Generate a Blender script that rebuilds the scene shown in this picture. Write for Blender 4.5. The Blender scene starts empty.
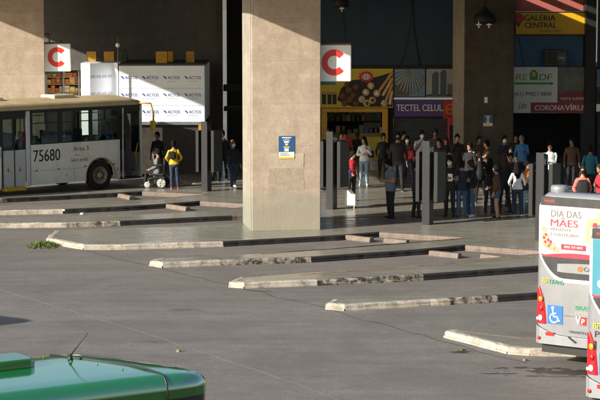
import bpy, bmesh, math, random
from mathutils import Vector, Matrix, noise
R = math.radians
random.seed(7)
SC = bpy.context.scene
COL = SC.collection

# ------------------------------------------------------------------ camera
CAM_H, FPX = 7.1, 2000.0
PITCH = math.atan(217 / FPX)
cd = bpy.data.cameras.new('camera')
cd.sensor_width = 36; cd.lens = 36 * FPX / 600; cd.clip_start = 0.5; cd.clip_end = 2000
cam = bpy.data.objects.new('camera', cd); COL.objects.link(cam)
cam.location = (0, 0, CAM_H); cam.rotation_euler = (math.pi / 2 - PITCH, 0, 0)
SC.camera = cam
SC.render.resolution_x, SC.render.resolution_y = 1024, 683

# ------------------------------------------------------------------ light
SUN = Vector((-1, -.61, .453)).normalized()
world = bpy.data.worlds.new('World'); SC.world = world; world.use_nodes = True
wn = world.node_tree.nodes; wl = world.node_tree.links
sky = wn.new('ShaderNodeTexSky'); sky.sky_type = 'NISHITA'; sky.sun_disc = False
sky.sun_elevation = math.asin(SUN.z); sky.sun_rotation = math.atan2(SUN.x, SUN.y) % (2 * math.pi)
sky.air_density = 1.0; sky.dust_density = 1.6
wl.new(sky.outputs[0], wn['Background'].inputs[0]); wn['Background'].inputs[1].default_value = 0.088
sd = bpy.data.lights.new('sun', 'SUN'); sd.energy = 4.2; sd.angle = R(.53); sd.color = (1, .93, .81)
sun = bpy.data.objects.new('sun', sd); COL.objects.link(sun)
sun.rotation_euler = SUN.to_track_quat('Z', 'Y').to_euler(); sun.location = SUN * 120
vs = SC.view_settings
SC.display_settings.display_device = 'sRGB'
vs.view_transform = 'Standard'; vs.look = 'None'; vs.gamma = 1; vs.use_curve_mapping = False
vs.exposure = .95

# ------------------------------------------------------------------ sight lines -> places on the ground / on a wall
def sight(px, py):
    a, b = (px - 300) / FPX, (200 - py) / FPX
    c, s = math.cos(PITCH), math.sin(PITCH)
    return Vector((a, c + b * s, -s + b * c))
def G(px, py, z=0.):
    d = sight(px, py); t = (z - CAM_H) / d.z
    return Vector((d.x * t, d.y * t, z))
def W(px, py, y):
    d = sight(px, py); t = y / d.y
    return Vector((d.x * t, y, CAM_H + d.z * t))

# ------------------------------------------------------------------ materials
MATS = {}
def node(nt, t, **k):
    n = nt.nodes.new(t)
    for a, b in k.items(): setattr(n, a, b)
    return n
def mat(name, col, rough=.6, metal=0., var=.18, scale=6., bump=0., bscale=60., spec=.5, coat=0., emit=0., tint=None, stretch=None):
    if name in MATS: return MATS[name]
    m = bpy.data.materials.new(name); m.use_nodes = True; nt = m.node_tree
    p = nt.nodes['Principled BSDF']
    tc = node(nt, 'ShaderNodeTexCoord'); src = tc.outputs['Object']
    if stretch:
        mp = node(nt, 'ShaderNodeMapping'); mp.inputs['Scale'].default_value = stretch
        nt.links.new(src, mp.inputs[0]); src = mp.outputs[0]
    nz = node(nt, 'ShaderNodeTexNoise'); nz.inputs['Scale'].default_value = scale; nz.inputs['Detail'].default_value = 6
    nz.inputs['Roughness'].default_value = .65
    nt.links.new(src, nz.inputs['Vector'])
    cr = node(nt, 'ShaderNodeValToRGB'); e = cr.color_ramp.elements
    t = tint or col
    e[0].position, e[1].position = .3, .7
    e[0].color = (t[0] * (1 - var), t[1] * (1 - var), t[2] * (1 - var), 1)
    e[1].color = (min(1, col[0] * (1 + var * .6)), min(1, col[1] * (1 + var * .6)), min(1, col[2] * (1 + var * .6)), 1)
    nt.links.new(nz.outputs['Fac'], cr.inputs[0]); nt.links.new(cr.outputs[0], p.inputs['Base Color'])
    mr = node(nt, 'ShaderNodeMapRange'); mr.inputs['To Min'].default_value = max(.02, rough - .1); mr.inputs['To Max'].default_value = min(1, rough + .12)
    nt.links.new(nz.outputs['Fac'], mr.inputs['Value']); nt.links.new(mr.outputs[0], p.inputs['Roughness'])
    p.inputs['Metallic'].default_value = metal
    p.inputs['Specular IOR Level'].default_value = spec
    p.inputs['Coat Weight'].default_value = coat; p.inputs['Coat Roughness'].default_value = .08
    if bump:
        n2 = node(nt, 'ShaderNodeTexNoise'); n2.inputs['Scale'].default_value = bscale; n2.inputs['Detail'].default_value = 4
        nt.links.new(src, n2.inputs['Vector'])
        b = node(nt, 'ShaderNodeBump'); b.inputs['Strength'].default_value = bump; b.inputs['Distance'].default_value = .02
        nt.links.new(n2.outputs['Fac'], b.inputs['Height']); nt.links.new(b.outputs[0], p.inputs['Normal'])
    if emit:
        nt.links.new(cr.outputs[0], p.inputs['Emission Color']); p.inputs['Emission Strength'].default_value = emit
    MATS[name] = m
    return m

class NG:
    """small helper for layered procedural colours"""
    def __init__(s, name, rough=.7, spec=.5):
        s.m = bpy.data.materials.new(name); s.m.use_nodes = True; s.nt = s.m.node_tree
        s.p = s.nt.nodes['Principled BSDF']; s.p.inputs['Roughness'].default_value = rough
        s.p.inputs['Specular IOR Level'].default_value = spec
        s.tc = node(s.nt, 'ShaderNodeTexCoord').outputs['Object']
        MATS[name] = s.m
    def link(s, a, b): s.nt.links.new(a, b)
    def map(s, scale=(1, 1, 1), rot=(0, 0, 0), loc=(0, 0, 0)):
        n = node(s.nt, 'ShaderNodeMapping'); n.inputs['Scale'].default_value = scale; n.inputs['Rotation'].default_value = rot
        n.inputs['Location'].default_value = loc
        s.link(s.tc, n.inputs[0]); return n.outputs[0]
    def noise(s, scale, detail=6, rough=.6, vec=None, dist=0):
        n = node(s.nt, 'ShaderNodeTexNoise'); n.inputs['Scale'].default_value = scale; n.inputs['Detail'].default_value = detail
        n.inputs['Roughness'].default_value = rough; n.inputs['Distortion'].default_value = dist
        s.link(vec if vec is not None else s.tc, n.inputs['Vector']); return n.outputs['Fac']
    def voro(s, scale, vec=None, feat='F1'):
        n = node(s.nt, 'ShaderNodeTexVoronoi'); n.feature = feat; n.inputs['Scale'].default_value = scale
        s.link(vec if vec is not None else s.tc, n.inputs['Vector']); return n.outputs['Distance']
    def ramp(s, v, lo, hi, a=0., b=1.):
        n = node(s.nt, 'ShaderNodeMapRange'); n.inputs['From Min'].default_value = lo; n.inputs['From Max'].default_value = hi
        n.inputs['To Min'].default_value = a; n.inputs['To Max'].default_value = b
        s.link(v, n.inputs['Value']); return n.outputs[0]
    def math(s, op, a, b=None):
        n = node(s.nt, 'ShaderNodeMath', operation=op)
        for i, v in enumerate((a, b)):
            if v is None: continue
            if isinstance(v, (int, float)): n.inputs[i].default_value = v
            else: s.link(v, n.inputs[i])
        return n.outputs[0]
    def mix(s, f, a, b, mode='MIX'):
        n = node(s.nt, 'ShaderNodeMix', data_type='RGBA', blend_type=mode)
        for i, v in ((0, f), (6, a), (7, b)):
            if isinstance(v, (int, float)): n.inputs[i].default_value = v
            elif isinstance(v, (tuple, list)): n.inputs[i].default_value = (*v[:3], 1)
            else: s.link(v, n.inputs[i])
        return n.outputs[2]
    def xyz(s, vec=None):
        n = node(s.nt, 'ShaderNodeSeparateXYZ'); s.link(vec if vec is not None else s.tc, n.inputs[0]); return n.outputs
    def bump(s, h, st=.3, d=.02):
        n = node(s.nt, 'ShaderNodeBump'); n.inputs['Strength'].default_value = st; n.inputs['Distance'].default_value = d
        s.link(h, n.inputs['Height']); s.link(n.outputs[0], s.p.inputs['Normal'])
    def color(s, c): s.link(c, s.p.inputs['Base Color']); return s
    def rough(s, r): s.link(r, s.p.inputs['Roughness']); return s
    def blob(s, cx, cy, rx, ry, rot=0., wob=.35, wscale=1.5):
        """0..1 mask of one irregular stain on the ground round (cx, cy)"""
        x, y, z = s.xyz()
        c, sn = math.cos(rot), math.sin(rot)
        dx, dy = s.math('SUBTRACT', x, cx), s.math('SUBTRACT', y, cy)
        u = s.math('DIVIDE', s.math('ADD', s.math('MULTIPLY', dx, c), s.math('MULTIPLY', dy, sn)), rx)
        v = s.math('DIVIDE', s.math('SUBTRACT', s.math('MULTIPLY', dy, c), s.math('MULTIPLY', dx, sn)), ry)
        r = s.math('SQRT', s.math('ADD', s.math('MULTIPLY', u, u), s.math('MULTIPLY', v, v)))
        w = s.math('MULTIPLY', s.math('SUBTRACT', s.noise(wscale, 5), .5), wob * 6)
        return s.ramp(s.math('ADD', r, w), 1.05, .8)

# ------------------------------------------------------------------ mesh builder
class MB:
    def __init__(s): s.v = []; s.f = []; s.mi = []; s.mats = []; s.sm = []
    def slot(s, m):
        if m not in s.mats: s.mats.append(m)
        return s.mats.index(m)
    def add(s, vs, fs, m, smooth=False):
        o = len(s.v); s.v += [Vector(v) for v in vs]; k = s.slot(m)
        for f in fs: s.f.append([i + o for i in f]); s.mi.append(k); s.sm.append(smooth)
        return s
    def box(s, a, b, m, M=None):
        (x0, y0, z0), (x1, y1, z1) = a, b
        vs = [Vector(v) for v in ((x0, y0, z0), (x1, y0, z0), (x1, y1, z0), (x0, y1, z0), (x0, y0, z1), (x1, y0, z1), (x1, y1, z1), (x0, y1, z1))]
        if M is not None: vs = [M @ v for v in vs]
        return s.add(vs, [(0, 3, 2, 1), (4, 5, 6, 7), (0, 1, 5, 4), (1, 2, 6, 5), (2, 3, 7, 6), (3, 0, 4, 7)], m)
    def loft(s, rings, m, caps=True, smooth=True, closed=True):
        n = len(rings[0]); vs = [v for r in rings for v in r]; fs = []
        for i in range(len(rings) - 1):
            for j in range(n if closed else n - 1):
                k = (j + 1) % n
                fs.append((i * n + j, i * n + k, (i + 1) * n + k, (i + 1) * n + j))
        if caps: fs += [tuple(range(n))[::-1], tuple(range((len(rings) - 1) * n, len(rings) * n))]
        return s.add(vs, fs, m, smooth)
    def tube(s, pts, rad, m, seg=10, round_ends=False, smooth=True):
        pts = [Vector(p) for p in pts]
        if not isinstance(rad, (list, tuple)): rad = [rad] * len(pts)
        rad = list(rad)
        if round_ends:
            d0 = (pts[0] - pts[1]).normalized(); d1 = (pts[-1] - pts[-2]).normalized()
            a = [(pts[0] + d0 * rad[0] * c, rad[0] * q) for c, q in ((.95, .3), (.7, .71), (.35, .94))]
            b = [(pts[-1] + d1 * rad[-1] * c, rad[-1] * q) for c, q in ((.35, .94), (.7, .71), (.95, .3))]
            pts = [p for p, _ in a] + pts + [p for p, _ in b]; rad = [q for _, q in a] + rad + [q for _, q in b]
        rings = []; up = None
        for i, p in enumerate(pts):
            t = (pts[min(i + 1, len(pts) - 1)] - pts[max(i - 1, 0)]).normalized()
            if up is None: up = Vector((0, 0, 1)) if abs(t.z) < .9 else Vector((0, 1, 0))
            x = t.cross(up).normalized(); up = x.cross(t).normalized()
            rings.append([p + (x * math.cos(a) + up * math.sin(a)) * rad[i] for a in (2 * math.pi * k / seg for k in range(seg))])
        return s.loft(rings, m, True, smooth)
    def prism(s, poly, fn0, fn1, m):
        """poly: 2-D outline (may be concave); fn0/fn1 map (a,b) to the two faces"""
        n = len(poly); vs = [fn0(*p) for p in poly] + [fn1(*p) for p in poly]
        fs = [tuple(range(n)), tuple(range(2 * n - 1, n - 1, -1))] + [(i, (i + 1) % n, n + (i + 1) % n, n + i) for i in range(n)]
        return s.add(vs, fs, m)
    def ell(s, c, r, m, seg=14, rings=9, M=None):
        c = Vector(c); vs = []; fs = []
        for i in range(rings + 1):
            th = math.pi * i / rings
            for j in range(seg):
                a = 2 * math.pi * j / seg
                v = Vector((r[0] * math.sin(th) * math.cos(a), r[1] * math.sin(th) * math.sin(a), r[2] * math.cos(th)))
                vs.append(c + (M @ v if M is not None else v))
        for i in range(rings):
            for j in range(seg):
                k = (j + 1) % seg; fs.append((i * seg + j, (i + 1) * seg + j, (i + 1) * seg + k, i * seg + k))
        return s.add(vs, fs, m, True)
    def lathe(s, prof, origin, axis, m, seg=24, smooth=True):
        """prof: (radius, distance along axis)"""
        o = Vector(origin); ax = Vector(axis).normalized()
        x = ax.orthogonal().normalized(); y = ax.cross(x)
        rings = [[o + ax * h + (x * math.cos(2 * math.pi * k / seg) + y * math.sin(2 * math.pi * k / seg)) * max(r, 1e-4) for k in range(seg)] for r, h in prof]
        return s.loft(rings, m, True, smooth)
    def mesh(s, name):
        me = bpy.data.meshes.new(name)
        bm = bmesh.new(); bv = [bm.verts.new(v) for v in s.v]
        for f, k, q in zip(s.f, s.mi, s.sm):
            try: bf = bm.faces.new([bv[i] for i in f])
            except ValueError: continue
            bf.material_index = k; bf.smooth = q
        bmesh.ops.remove_doubles(bm, verts=bm.verts, dist=1e-5)
        bmesh.ops.recalc_face_normals(bm, faces=bm.faces)
        big = [f for f in bm.faces if len(f.verts) > 4]
        if big: bmesh.ops.triangulate(bm, faces=big, ngon_method='EAR_CLIP')
        bm.to_mesh(me); bm.free()
        for m in s.mats: me.materials.append(m)
        return me
    def build(s, name, parent=None, bevel=0, loc=None, rz=0):
        o = bpy.data.objects.new(name, s.mesh(name)); COL.objects.link(o)
        if parent is not None: o.parent = parent
        if loc is not None: o.location = loc
        o.rotation_euler.z = rz
        if bevel:
            b = o.modifiers.new('bevel', 'BEVEL'); b.width = bevel; b.segments = 2; b.limit_method = 'ANGLE'; b.angle_limit = R(40)
        return o

def tag(o, label=None, cat=None, group=None, kind=None):
    for k, v in (('label', label), ('category', cat), ('group', group), ('kind', kind)):
        if v: o[k] = v
    return o
def thing(name, loc, label, cat, rz=0, group=None):
    o = bpy.data.objects.new(name, None); COL.objects.link(o); o.empty_display_size = .2
    o.location = loc; o.rotation_euler = (0, 0, rz)
    return tag(o, label, cat, group)
def kids(o): return [c for c in bpy.data.objects if c.parent == o]
def copy_tree(o, parent=None):
    c = o.copy(); COL.objects.link(c); c.parent = parent
    for ch in kids(o): copy_tree(ch, c)
    return c

def glyphs(s, bold=0., shear=0.):
    """text -> (verts 2-D, faces) of one line, unit-free"""
    cu = bpy.data.curves.new('t', 'FONT'); cu.body = s; cu.resolution_u = 3; cu.offset = bold; cu.shear = shear
    ob = bpy.data.objects.new('t', cu); COL.objects.link(ob)
    dg = bpy.context.evaluated_depsgraph_get(); me = bpy.data.meshes.new_from_object(ob.evaluated_get(dg))
    v = [(p.co.x, p.co.y) for p in me.vertices]; f = [tuple(p.vertices) for p in me.polygons]
    bpy.data.objects.remove(ob); bpy.data.curves.remove(cu); bpy.data.meshes.remove(me)
    return v, f
def put_text(mb, s, m, org, right, up, w, h, bold=0., shear=0.):
    """writes s in the box of width w and height h whose lower left corner is org"""
    v, f = glyphs(s, 0, shear)
    if not v: return mb
    x0, x1 = min(p[0] for p in v), max(p[0] for p in v); y0, y1 = min(p[1] for p in v), max(p[1] for p in v)
    o, r, u = Vector(org), Vector(right), Vector(up); nv = r.cross(u)
    k = 3 if bold > .001 else 1
    for i in range(k):
        off = o + nv * (.0006 * i) + r * (bold * h * 1.1 * (i - (k - 1) / 2))
        mb.add([off + r * ((p[0] - x0) / (x1 - x0) * w) + u * ((p[1] - y0) / (y1 - y0) * h) for p in v], f, m)
    return mb
def plate(mb, poly, m, fn, d0=0., d1=.004):
    """a thin plate lying on the surface fn(u, v, depth)"""
    return mb.prism(poly, lambda a, b: fn(a, b, d0), lambda a, b: fn(a, b, d1), m)
def disc(cx, cy, rx, ry=None, n=20, a0=0, a1=360):
    ry = ry or rx
    k = n if a1 - a0 >= 360 else n + 1
    return [(cx + rx * math.cos(R(a0 + (a1 - a0) * i / n)), cy + ry * math.sin(R(a0 + (a1 - a0) * i / n))) for i in range(k)]
def ring_c(cx, cy, ro, ri, gap, n=26, sy=1.):
    """the letter C as an outline"""
    a = [gap + (360 - 2 * gap) * i / n for i in range(n + 1)]
    return [(cx + ro * math.cos(R(t)), cy + sy * ro * math.sin(R(t))) for t in a] + [(cx + ri * math.cos(R(t)), cy + sy * ri * math.sin(R(t))) for t in a[::-1]]
def rect(x0, y0, x1, y1): return [(x0, y0), (x1, y0), (x1, y1), (x0, y1)]
# ------------------------------------------------------------------ materials of the setting
n = NG('asphalt', .82, .35)
w1 = n.noise(.09, 4); fine = n.noise(38, 4, .7); grain = n.noise(160, 2, .8)
streak = n.noise(1.0, 6, .65, n.map((.10, 1.1, 1), (0, 0, R(-12))))
streak2 = n.noise(1.0, 6, .65, n.map((.16, 2.6, 1), (0, 0, R(9)), (7, 3, 0)))
s3 = n.noise(1.0, 7, .72, n.map((1.3, 2.0, 1), (0, 0, R(-4)), (2, 8, 0)))
s4 = n.noise(1.0, 7, .75, n.map((5.5, 2.6, 1), (0, 0, R(-14)), (5, 1, 0)))
w2 = n.noise(.33, 5, .62, None, .6)
c = n.mix(n.ramp(w1, .35, .65), (.175, .160, .146), (.225, .206, .188))
c = n.mix(n.ramp(streak, .46, .72, 0, .85), c, (.120, .109, .100))
c = n.mix(n.ramp(streak2, .50, .74, 0, .8), c, (.270, .248, .226))
c = n.mix(n.ramp(s3, .40, .70, 0, .6), c, (.100, .091, .083))
c = n.mix(n.ramp(s4, .50, .78, 0, .5), c, (.31, .287, .263))
c = n.mix(n.ramp(w2, .50, .60, 0, .5), c, (.115, .104, .095))
tk = n.noise(1.0, 3, .5, n.map((.045, .9, 1), (0, 0, R(-24)), (4, 2, 0)), .4)
c = n.mix(n.ramp(tk, .54, .72, 0, .32), c, (.10, .091, .084))
c = n.mix(n.ramp(tk, .44, .30, 0, .25), c, (.27, .25, .228))
c = n.mix(n.ramp(n.noise(.55, 5, .6, None, .8), .62, .75, 0, .4), c, (.23, .19, .16))
g1 = n.noise(1.0, 5, .7, n.map((26, 7, 1), (0, 0, 0), (1, 4, 0))); g2 = n.noise(1.0, 4, .7, n.map((55, 14, 1), (0, 0, 0), (8, 2, 0)))
c = n.mix(n.ramp(g1, .46, .66, 0, .55), c, (.085, .077, .070))
c = n.mix(n.ramp(g2, .52, .70, 0, .6), c, (.36, .335, .305))
c = n.mix(n.ramp(fine, .35, .7, 0, .4), c, (.10, .088, .079))
c = n.mix(n.ramp(grain, .5, .75, 0, .5), c, (.33, .295, .26))
dv = n.voro(.75, n.map((1, .8, 1)))
c = n.mix(n.math('MULTIPLY', n.ramp(n.math('ADD', dv, n.math('MULTIPLY', n.noise(6, 4), .22)), .24, .12), n.ramp(n.noise(.21, 3, .5, None), .48, .6)), c, (.06, .054, .048))
st = n.math('MAXIMUM', n.math('MAXIMUM', n.blob(5.0, 36.15, .95, .26, R(-10), .8, 2.6), n.blob(4.3, 36.5, .6, .12, R(-8), .8, 3)), n.math('MAXIMUM', n.blob(4.55, 35.75, .6, .07, R(-6), .6, 3), n.blob(3.6, 36.0, .4, .05, R(0), .6, 3)))
for (px, py, rx, ry) in ((462, 352, .30, .16), (256, 291, .4, .06)):
    q = G(px, py); st = n.math('MAXIMUM', st, n.blob(q.x, q.y, rx, ry, R(-10), .6, 2.5))
c = n.mix(n.math('MULTIPLY', st, .78), c, (.022, .019, .017))
oil = n.noise(1.0, 4, .55, n.map((.5, .8, 1), (0, 0, .3), (3, 9, 0)))
c = n.mix(n.ramp(oil, .66, .74, 0, .5), c, (.05, .043, .038))
n.color(c); n.rough(n.mix(st, (.82, .82, .82), (.4, .4, .4)))
n.bump(n.math('ADD', n.math('MULTIPLY', fine, .6), grain), .35, .01)

n = NG('platform_tile', .3, .6)
x, y, z = n.xyz(n.map((1, 1, 1), (0, 0, R(-24))))
def gridline(v, per, wd):
    fr = n.math('FRACT', n.math('DIVIDE', v, per)); return n.math('LESS_THAN', fr, wd)
grid = n.math('MAXIMUM', gridline(x, .6, .02), gridline(y, .6, .02))
big = n.noise(.35, 5, .6); sm = n.noise(7, 5, .7); scuff = n.noise(1.2, 6, .7, n.map((.5, 2.2, 1), (0, 0, R(-24))))
c = n.mix(n.ramp(big, .35, .65), (.235, .228, .192), (.30, .29, .252))
c = n.mix(n.ramp(scuff, .5, .75, 0, .65), c, (.30, .268, .228))
c = n.mix(n.ramp(sm, .45, .8, 0, .4), c, (.09, .09, .07))
c = n.mix(n.math('MULTIPLY', grid, .35), c, (.05, .05, .042))
n.color(c); n.rough(n.ramp(n.math('ADD', scuff, n.math('MULTIPLY', sm, .4)), .45, .95, .10, .42)); n.bump(sm, .05, .01)

def kerbmat(name, base, grime, lo, hi):
    n = NG(name, .85, .3)
    a = n.noise(5, 6, .7); b = n.noise(1.1, 4, .6); f = n.noise(40, 3, .7)
    c = n.mix(n.ramp(b, .3, .7), base, tuple(v * .72 for v in base))
    c = n.mix(n.ramp(a, lo, hi), c, grime)
    c = n.mix(n.ramp(f, .5, .85, 0, .5), c, tuple(v * .45 for v in base))
    x, y, z = n.xyz()
    c = n.mix(n.math('LESS_THAN', n.math('FRACT', n.math('MULTIPLY', x, 1.05)), .012), c, tuple(v * .5 for v in base))
    n.color(c); n.bump(n.math('ADD', a, n.math('MULTIPLY', f, .4)), .7, .03)
    return n.m
K_W = kerbmat('kerb_whitewash', (.52, .465, .38), (.19, .16, .125), .50, .70)
K_M = kerbmat('kerb_mottled', (.40, .35, .28), (.035, .03, .026), .42, .56)
K_D = kerbmat('kerb_black', (.028, .025, .023), (.06, .052, .045), .6, .85)
K_P = kerbmat('kerb_bare_concrete', (.25, .20, .165), (.13, .105, .085), .5, .75)

def concrete(name, a, b, dark, boards=1.2, lines=True):
    n = NG(name, .85, .3)
    big = n.noise(.8, 5, .6); sm = n.noise(9, 6, .75); f = n.noise(70, 3, .7)
    drip = n.noise(1.0, 5, .65, n.map((2.6, 2.6, .22)))
    band = n.noise(1.0, 4, .6, n.map((.5, .5, 3.5)))
    c = n.mix(n.ramp(big, .33, .67), a, b)
    c = n.mix(n.ramp(drip, .5, .8, 0, .5), c, dark)
    c = n.mix(n.ramp(band, .48, .75, 0, .4), c, tuple(min(1, v * 1.3) for v in b))
    brush = n.noise(1.0, 8, .78, n.map((2.2, 2.2, 1.9), (R(14), R(10), 0)))
    c = n.mix(n.ramp(brush, .38, .66, 0, .55), c, tuple(v * 1.05 for v in dark))
    c = n.mix(n.ramp(brush, .60, .78, 0, .5), c, tuple(min(1, v * 1.25) for v in b))
    c = n.mix(n.ramp(sm, .5, .8, 0, .5), c, dark)
    c = n.mix(n.ramp(f, .54, .75, 0, .6), c, tuple(v * .55 for v in dark))
    c = n.mix(n.ramp(n.noise(24, 4, .8), .56, .74, 0, .55), c, tuple(v * .8 for v in dark))
    x, y, z = n.xyz()
    low = n.math('ADD', z, n.math('MULTIPLY', n.noise(1.6, 4), 1.3))
    c = n.mix(n.ramp(low, 2.0, 1.3, 0, .75), c, (a[0] * .66, a[1] * .80, a[2] * .78))
    if lines:
        ln = n.math('LESS_THAN', n.math('FRACT', n.math('DIVIDE', z, boards)), .012)
        c = n.mix(n.math('MULTIPLY', ln, .4), c, dark)
    n.color(c); n.bump(n.math('ADD', sm, n.math('MULTIPLY', f, .5)), .4, .02)
    return n.m
CONC = concrete('column_concrete', (.45, .35, .265), (.57, .46, .36), (.27, .21, .16))
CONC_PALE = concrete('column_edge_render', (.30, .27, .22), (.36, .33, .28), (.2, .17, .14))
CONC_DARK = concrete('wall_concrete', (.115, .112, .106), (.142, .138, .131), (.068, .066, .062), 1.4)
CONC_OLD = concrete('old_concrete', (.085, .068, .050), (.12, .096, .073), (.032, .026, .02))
OCHRE = mat('worn_ochre_paint', (.34, .215, .095), .6, var=.45, scale=4, tint=(.2, .16, .1))
JOINT = mat('joint_mortar', (.25, .23, .21), .9, var=.4, scale=9, bump=.4)

# ------------------------------------------------------------------ ground
g = MB(); g.add([(-320, -120, 0), (320, -120, 0), (320, 520, 0), (-320, 520, 0)], [(0, 1, 2, 3)], MATS['asphalt'])
tag(g.build('ground'), kind='structure')

Z = .13
KS = (CAM_H - Z) / (CAM_H - .17)
# outline of the platform: (x, y, kind of kerb on the edge that starts here)
OUT = [
 (16, 51, 'd'), (8.7, 46.0, 'd'), (5.2, 44.34, 'd'), (4.4, 44.03, 'm'), (3.3, 43.61, 'w'), (2.0, 43.15, 'w'), (.97, 42.80, 'w'), (.56, 43.02, 'w'), (.71, 43.63, 'p'),
 (2.52, 44.56, 'p'), (5.58, 45.99, 'p'), (8.2, 47.2, 'p'),
 (6.6, 49.05, 'd'), (5.38, 48.45, 'd'), (2.95, 47.28, 'm'), (2.21, 46.98, 'm'), (.4, 46.45, 'w'), (-1.30, 45.99, 'w'), (-1.66, 46.2, 'w'), (-1.45, 46.95, 'p'),
 (0, 47.77, 'p'), (3.24, 49.33, 'p'), (5.22, 50.52, 'p'), (6.5, 51.3, 'p'),
 (4.38, 52.65, 'd'), (3.13, 51.77, 'd'), (.28, 50.33, 'm'), (-2.01, 49.80, 'w'), (-3.42, 49.38, 'w'), (-3.77, 49.72, 'w'), (-3.55, 50.25, 'p'),
 (.52, 51.87, 'p'), (3.52, 53.69, 'p'), (4.45, 54.26, 'p'),
 (2.21, 55.45, 'd'), (1.1, 54.74, 'd'), (-2.07, 53.39, 'w'), (-4.79, 52.77, 'w'), (-5.75, 52.74, 'w'), (-6.94, 54.24, 'w'), (-6.9, 56.0, 'p'),
 (-4.8, 56.6, 'p'), (-2, 57.3, 'p'), (.45, 58.95, 'p'),
 (-1.0, 59.9, 'p'), (-2.03, 59.43, 'd'), (-5.26, 58.05, 'm'), (-6.77, 57.68, 'w'), (-8.69, 57.5, 'w'), (-11, 57.4, 'w'), (-11, 58.7, 'p'),
 (-8.69, 59.0, 'p'), (-5.26, 59.75, 'p'), (-3, 60.8, 'p'), (-1.2, 62.35, 'p'),
 (-3.2, 63.43, 'd'), (-4.16, 62.7, 'd'), (-5.6, 61.85, 'd'), (-7.3, 61.14, 'w'), (-9.17, 60.75, 'w'), (-12, 60.4, 'w'), (-12, 61.7, 'p'),
 (-9.17, 62.2, 'p'), (-7.2, 62.75, 'p'), (-5, 63.9, 'p'), (-3.2, 65.55, 'p'),
 (-5.28, 66.47, 'd'), (-6.26, 65.87, 'd'), (-9.47, 64.3, 'm'), (-11.4, 63.4, 'w'), (-11.5, 64.0, 'p'),
 (-9.5, 65.3, 'p'), (-7, 66.8, 'p'), (-5.1, 67.75, 'p'), (-3.6, 69.0, 'p'),
 (-5.4, 73.0, 'd'), (-9, 71.5, 'w'), (-14, 69.2, 'w'), (-14, 84, 'p'), (16, 84, 'p')]
ISL = [(5.75, 37.42, 'w'), (4.38, 37.56, 'w'), (3.98, 37.74, 'w'), (3.4, 38.72, 'w'), (2.9, 39.54, 'w'), (3.15, 39.75, 'p'), (4.4, 38.85, 'p'), (5.75, 38.75, 'p')]
OUT = [(a * KS, b * KS, k) for a, b, k in OUT]; ISL = [(a * KS, b * KS, k) for a, b, k in ISL]
def wob(p, a=.02): return a * noise.noise(Vector((p[0] * 1.7, p[1] * 1.7, 3.3)))
def slab(name, out, kname):
    p2 = [(a, b) for a, b, _ in out]
    # ---- kerb stones along the whole outline, chipped a little
    area = sum(p2[i][0] * p2[(i + 1) % len(p2)][1] - p2[(i + 1) % len(p2)][0] * p2[i][1] for i in range(len(p2)))
    sg = 1 if area > 0 else -1
    N = len(p2); inner = []
    def nrm(i):
        a, b = Vector(p2[i]), Vector(p2[(i + 1) % N]); d = (b - a).normalized(); return Vector((-d.y, d.x)) * sg
    for i in range(N):
        n0, n1 = nrm(i - 1), nrm(i); b = (n0 + n1); b = b / max(.35, b.dot(n1)); inner.append(Vector(p2[i]) + b * .15)
    k = MB(); KM = {'w': K_W, 'm': K_M, 'd': K_D, 'p': K_P}
    for i in range(N):
        j = (i + 1) % N; a, b = Vector(p2[i]), Vector(p2[j]); ia, ib = inner[i], inner[j]
        L = (b - a).length; q = max(1, int(L / .15)); nn = nrm(i)
        for s in range(q):
            rr = []
            for t in (s / q, (s + 1) / q):
                o = a.lerp(b, t); ii = ia.lerp(ib, t); e = 0 if t in (0, 1) else wob((o.x * 2, o.y * 2), .03)
                zt = Z + .004 + (wob((o.x * 2 + 9, o.y * 2), .035) if out[i][2] in 'wm' and t not in (0, 1) else 0)
                o2 = o + nn * e
                bt = o2 - nn * .035
                rr.append([Vector((bt.x, bt.y, -.01)), Vector((bt.x, bt.y, .035)), Vector((o2.x, o2.y, .045)), Vector((o2.x, o2.y, zt - .03)), Vector((o2.x + nn.x * .03, o2.y + nn.y * .03, zt)), Vector((ii.x, ii.y, Z + .004)), Vector((ii.x, ii.y, Z - .03))])
            k.loft(rr, KM[out[i][2]], caps=False, smooth=False, closed=False)
    m = MB()
    m.prism([tuple(v) for v in inner], lambda a, b: Vector((a, b, -.02)), lambda a, b: Vector((a, b, Z)), MATS['platform_tile'])
    tag(m.build(name), kind='structure'); tag(k.build(kname), kind='structure')
slab('platform', OUT, 'platform_kerb'); slab('traffic_island', ISL, 'island_kerb')

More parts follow.
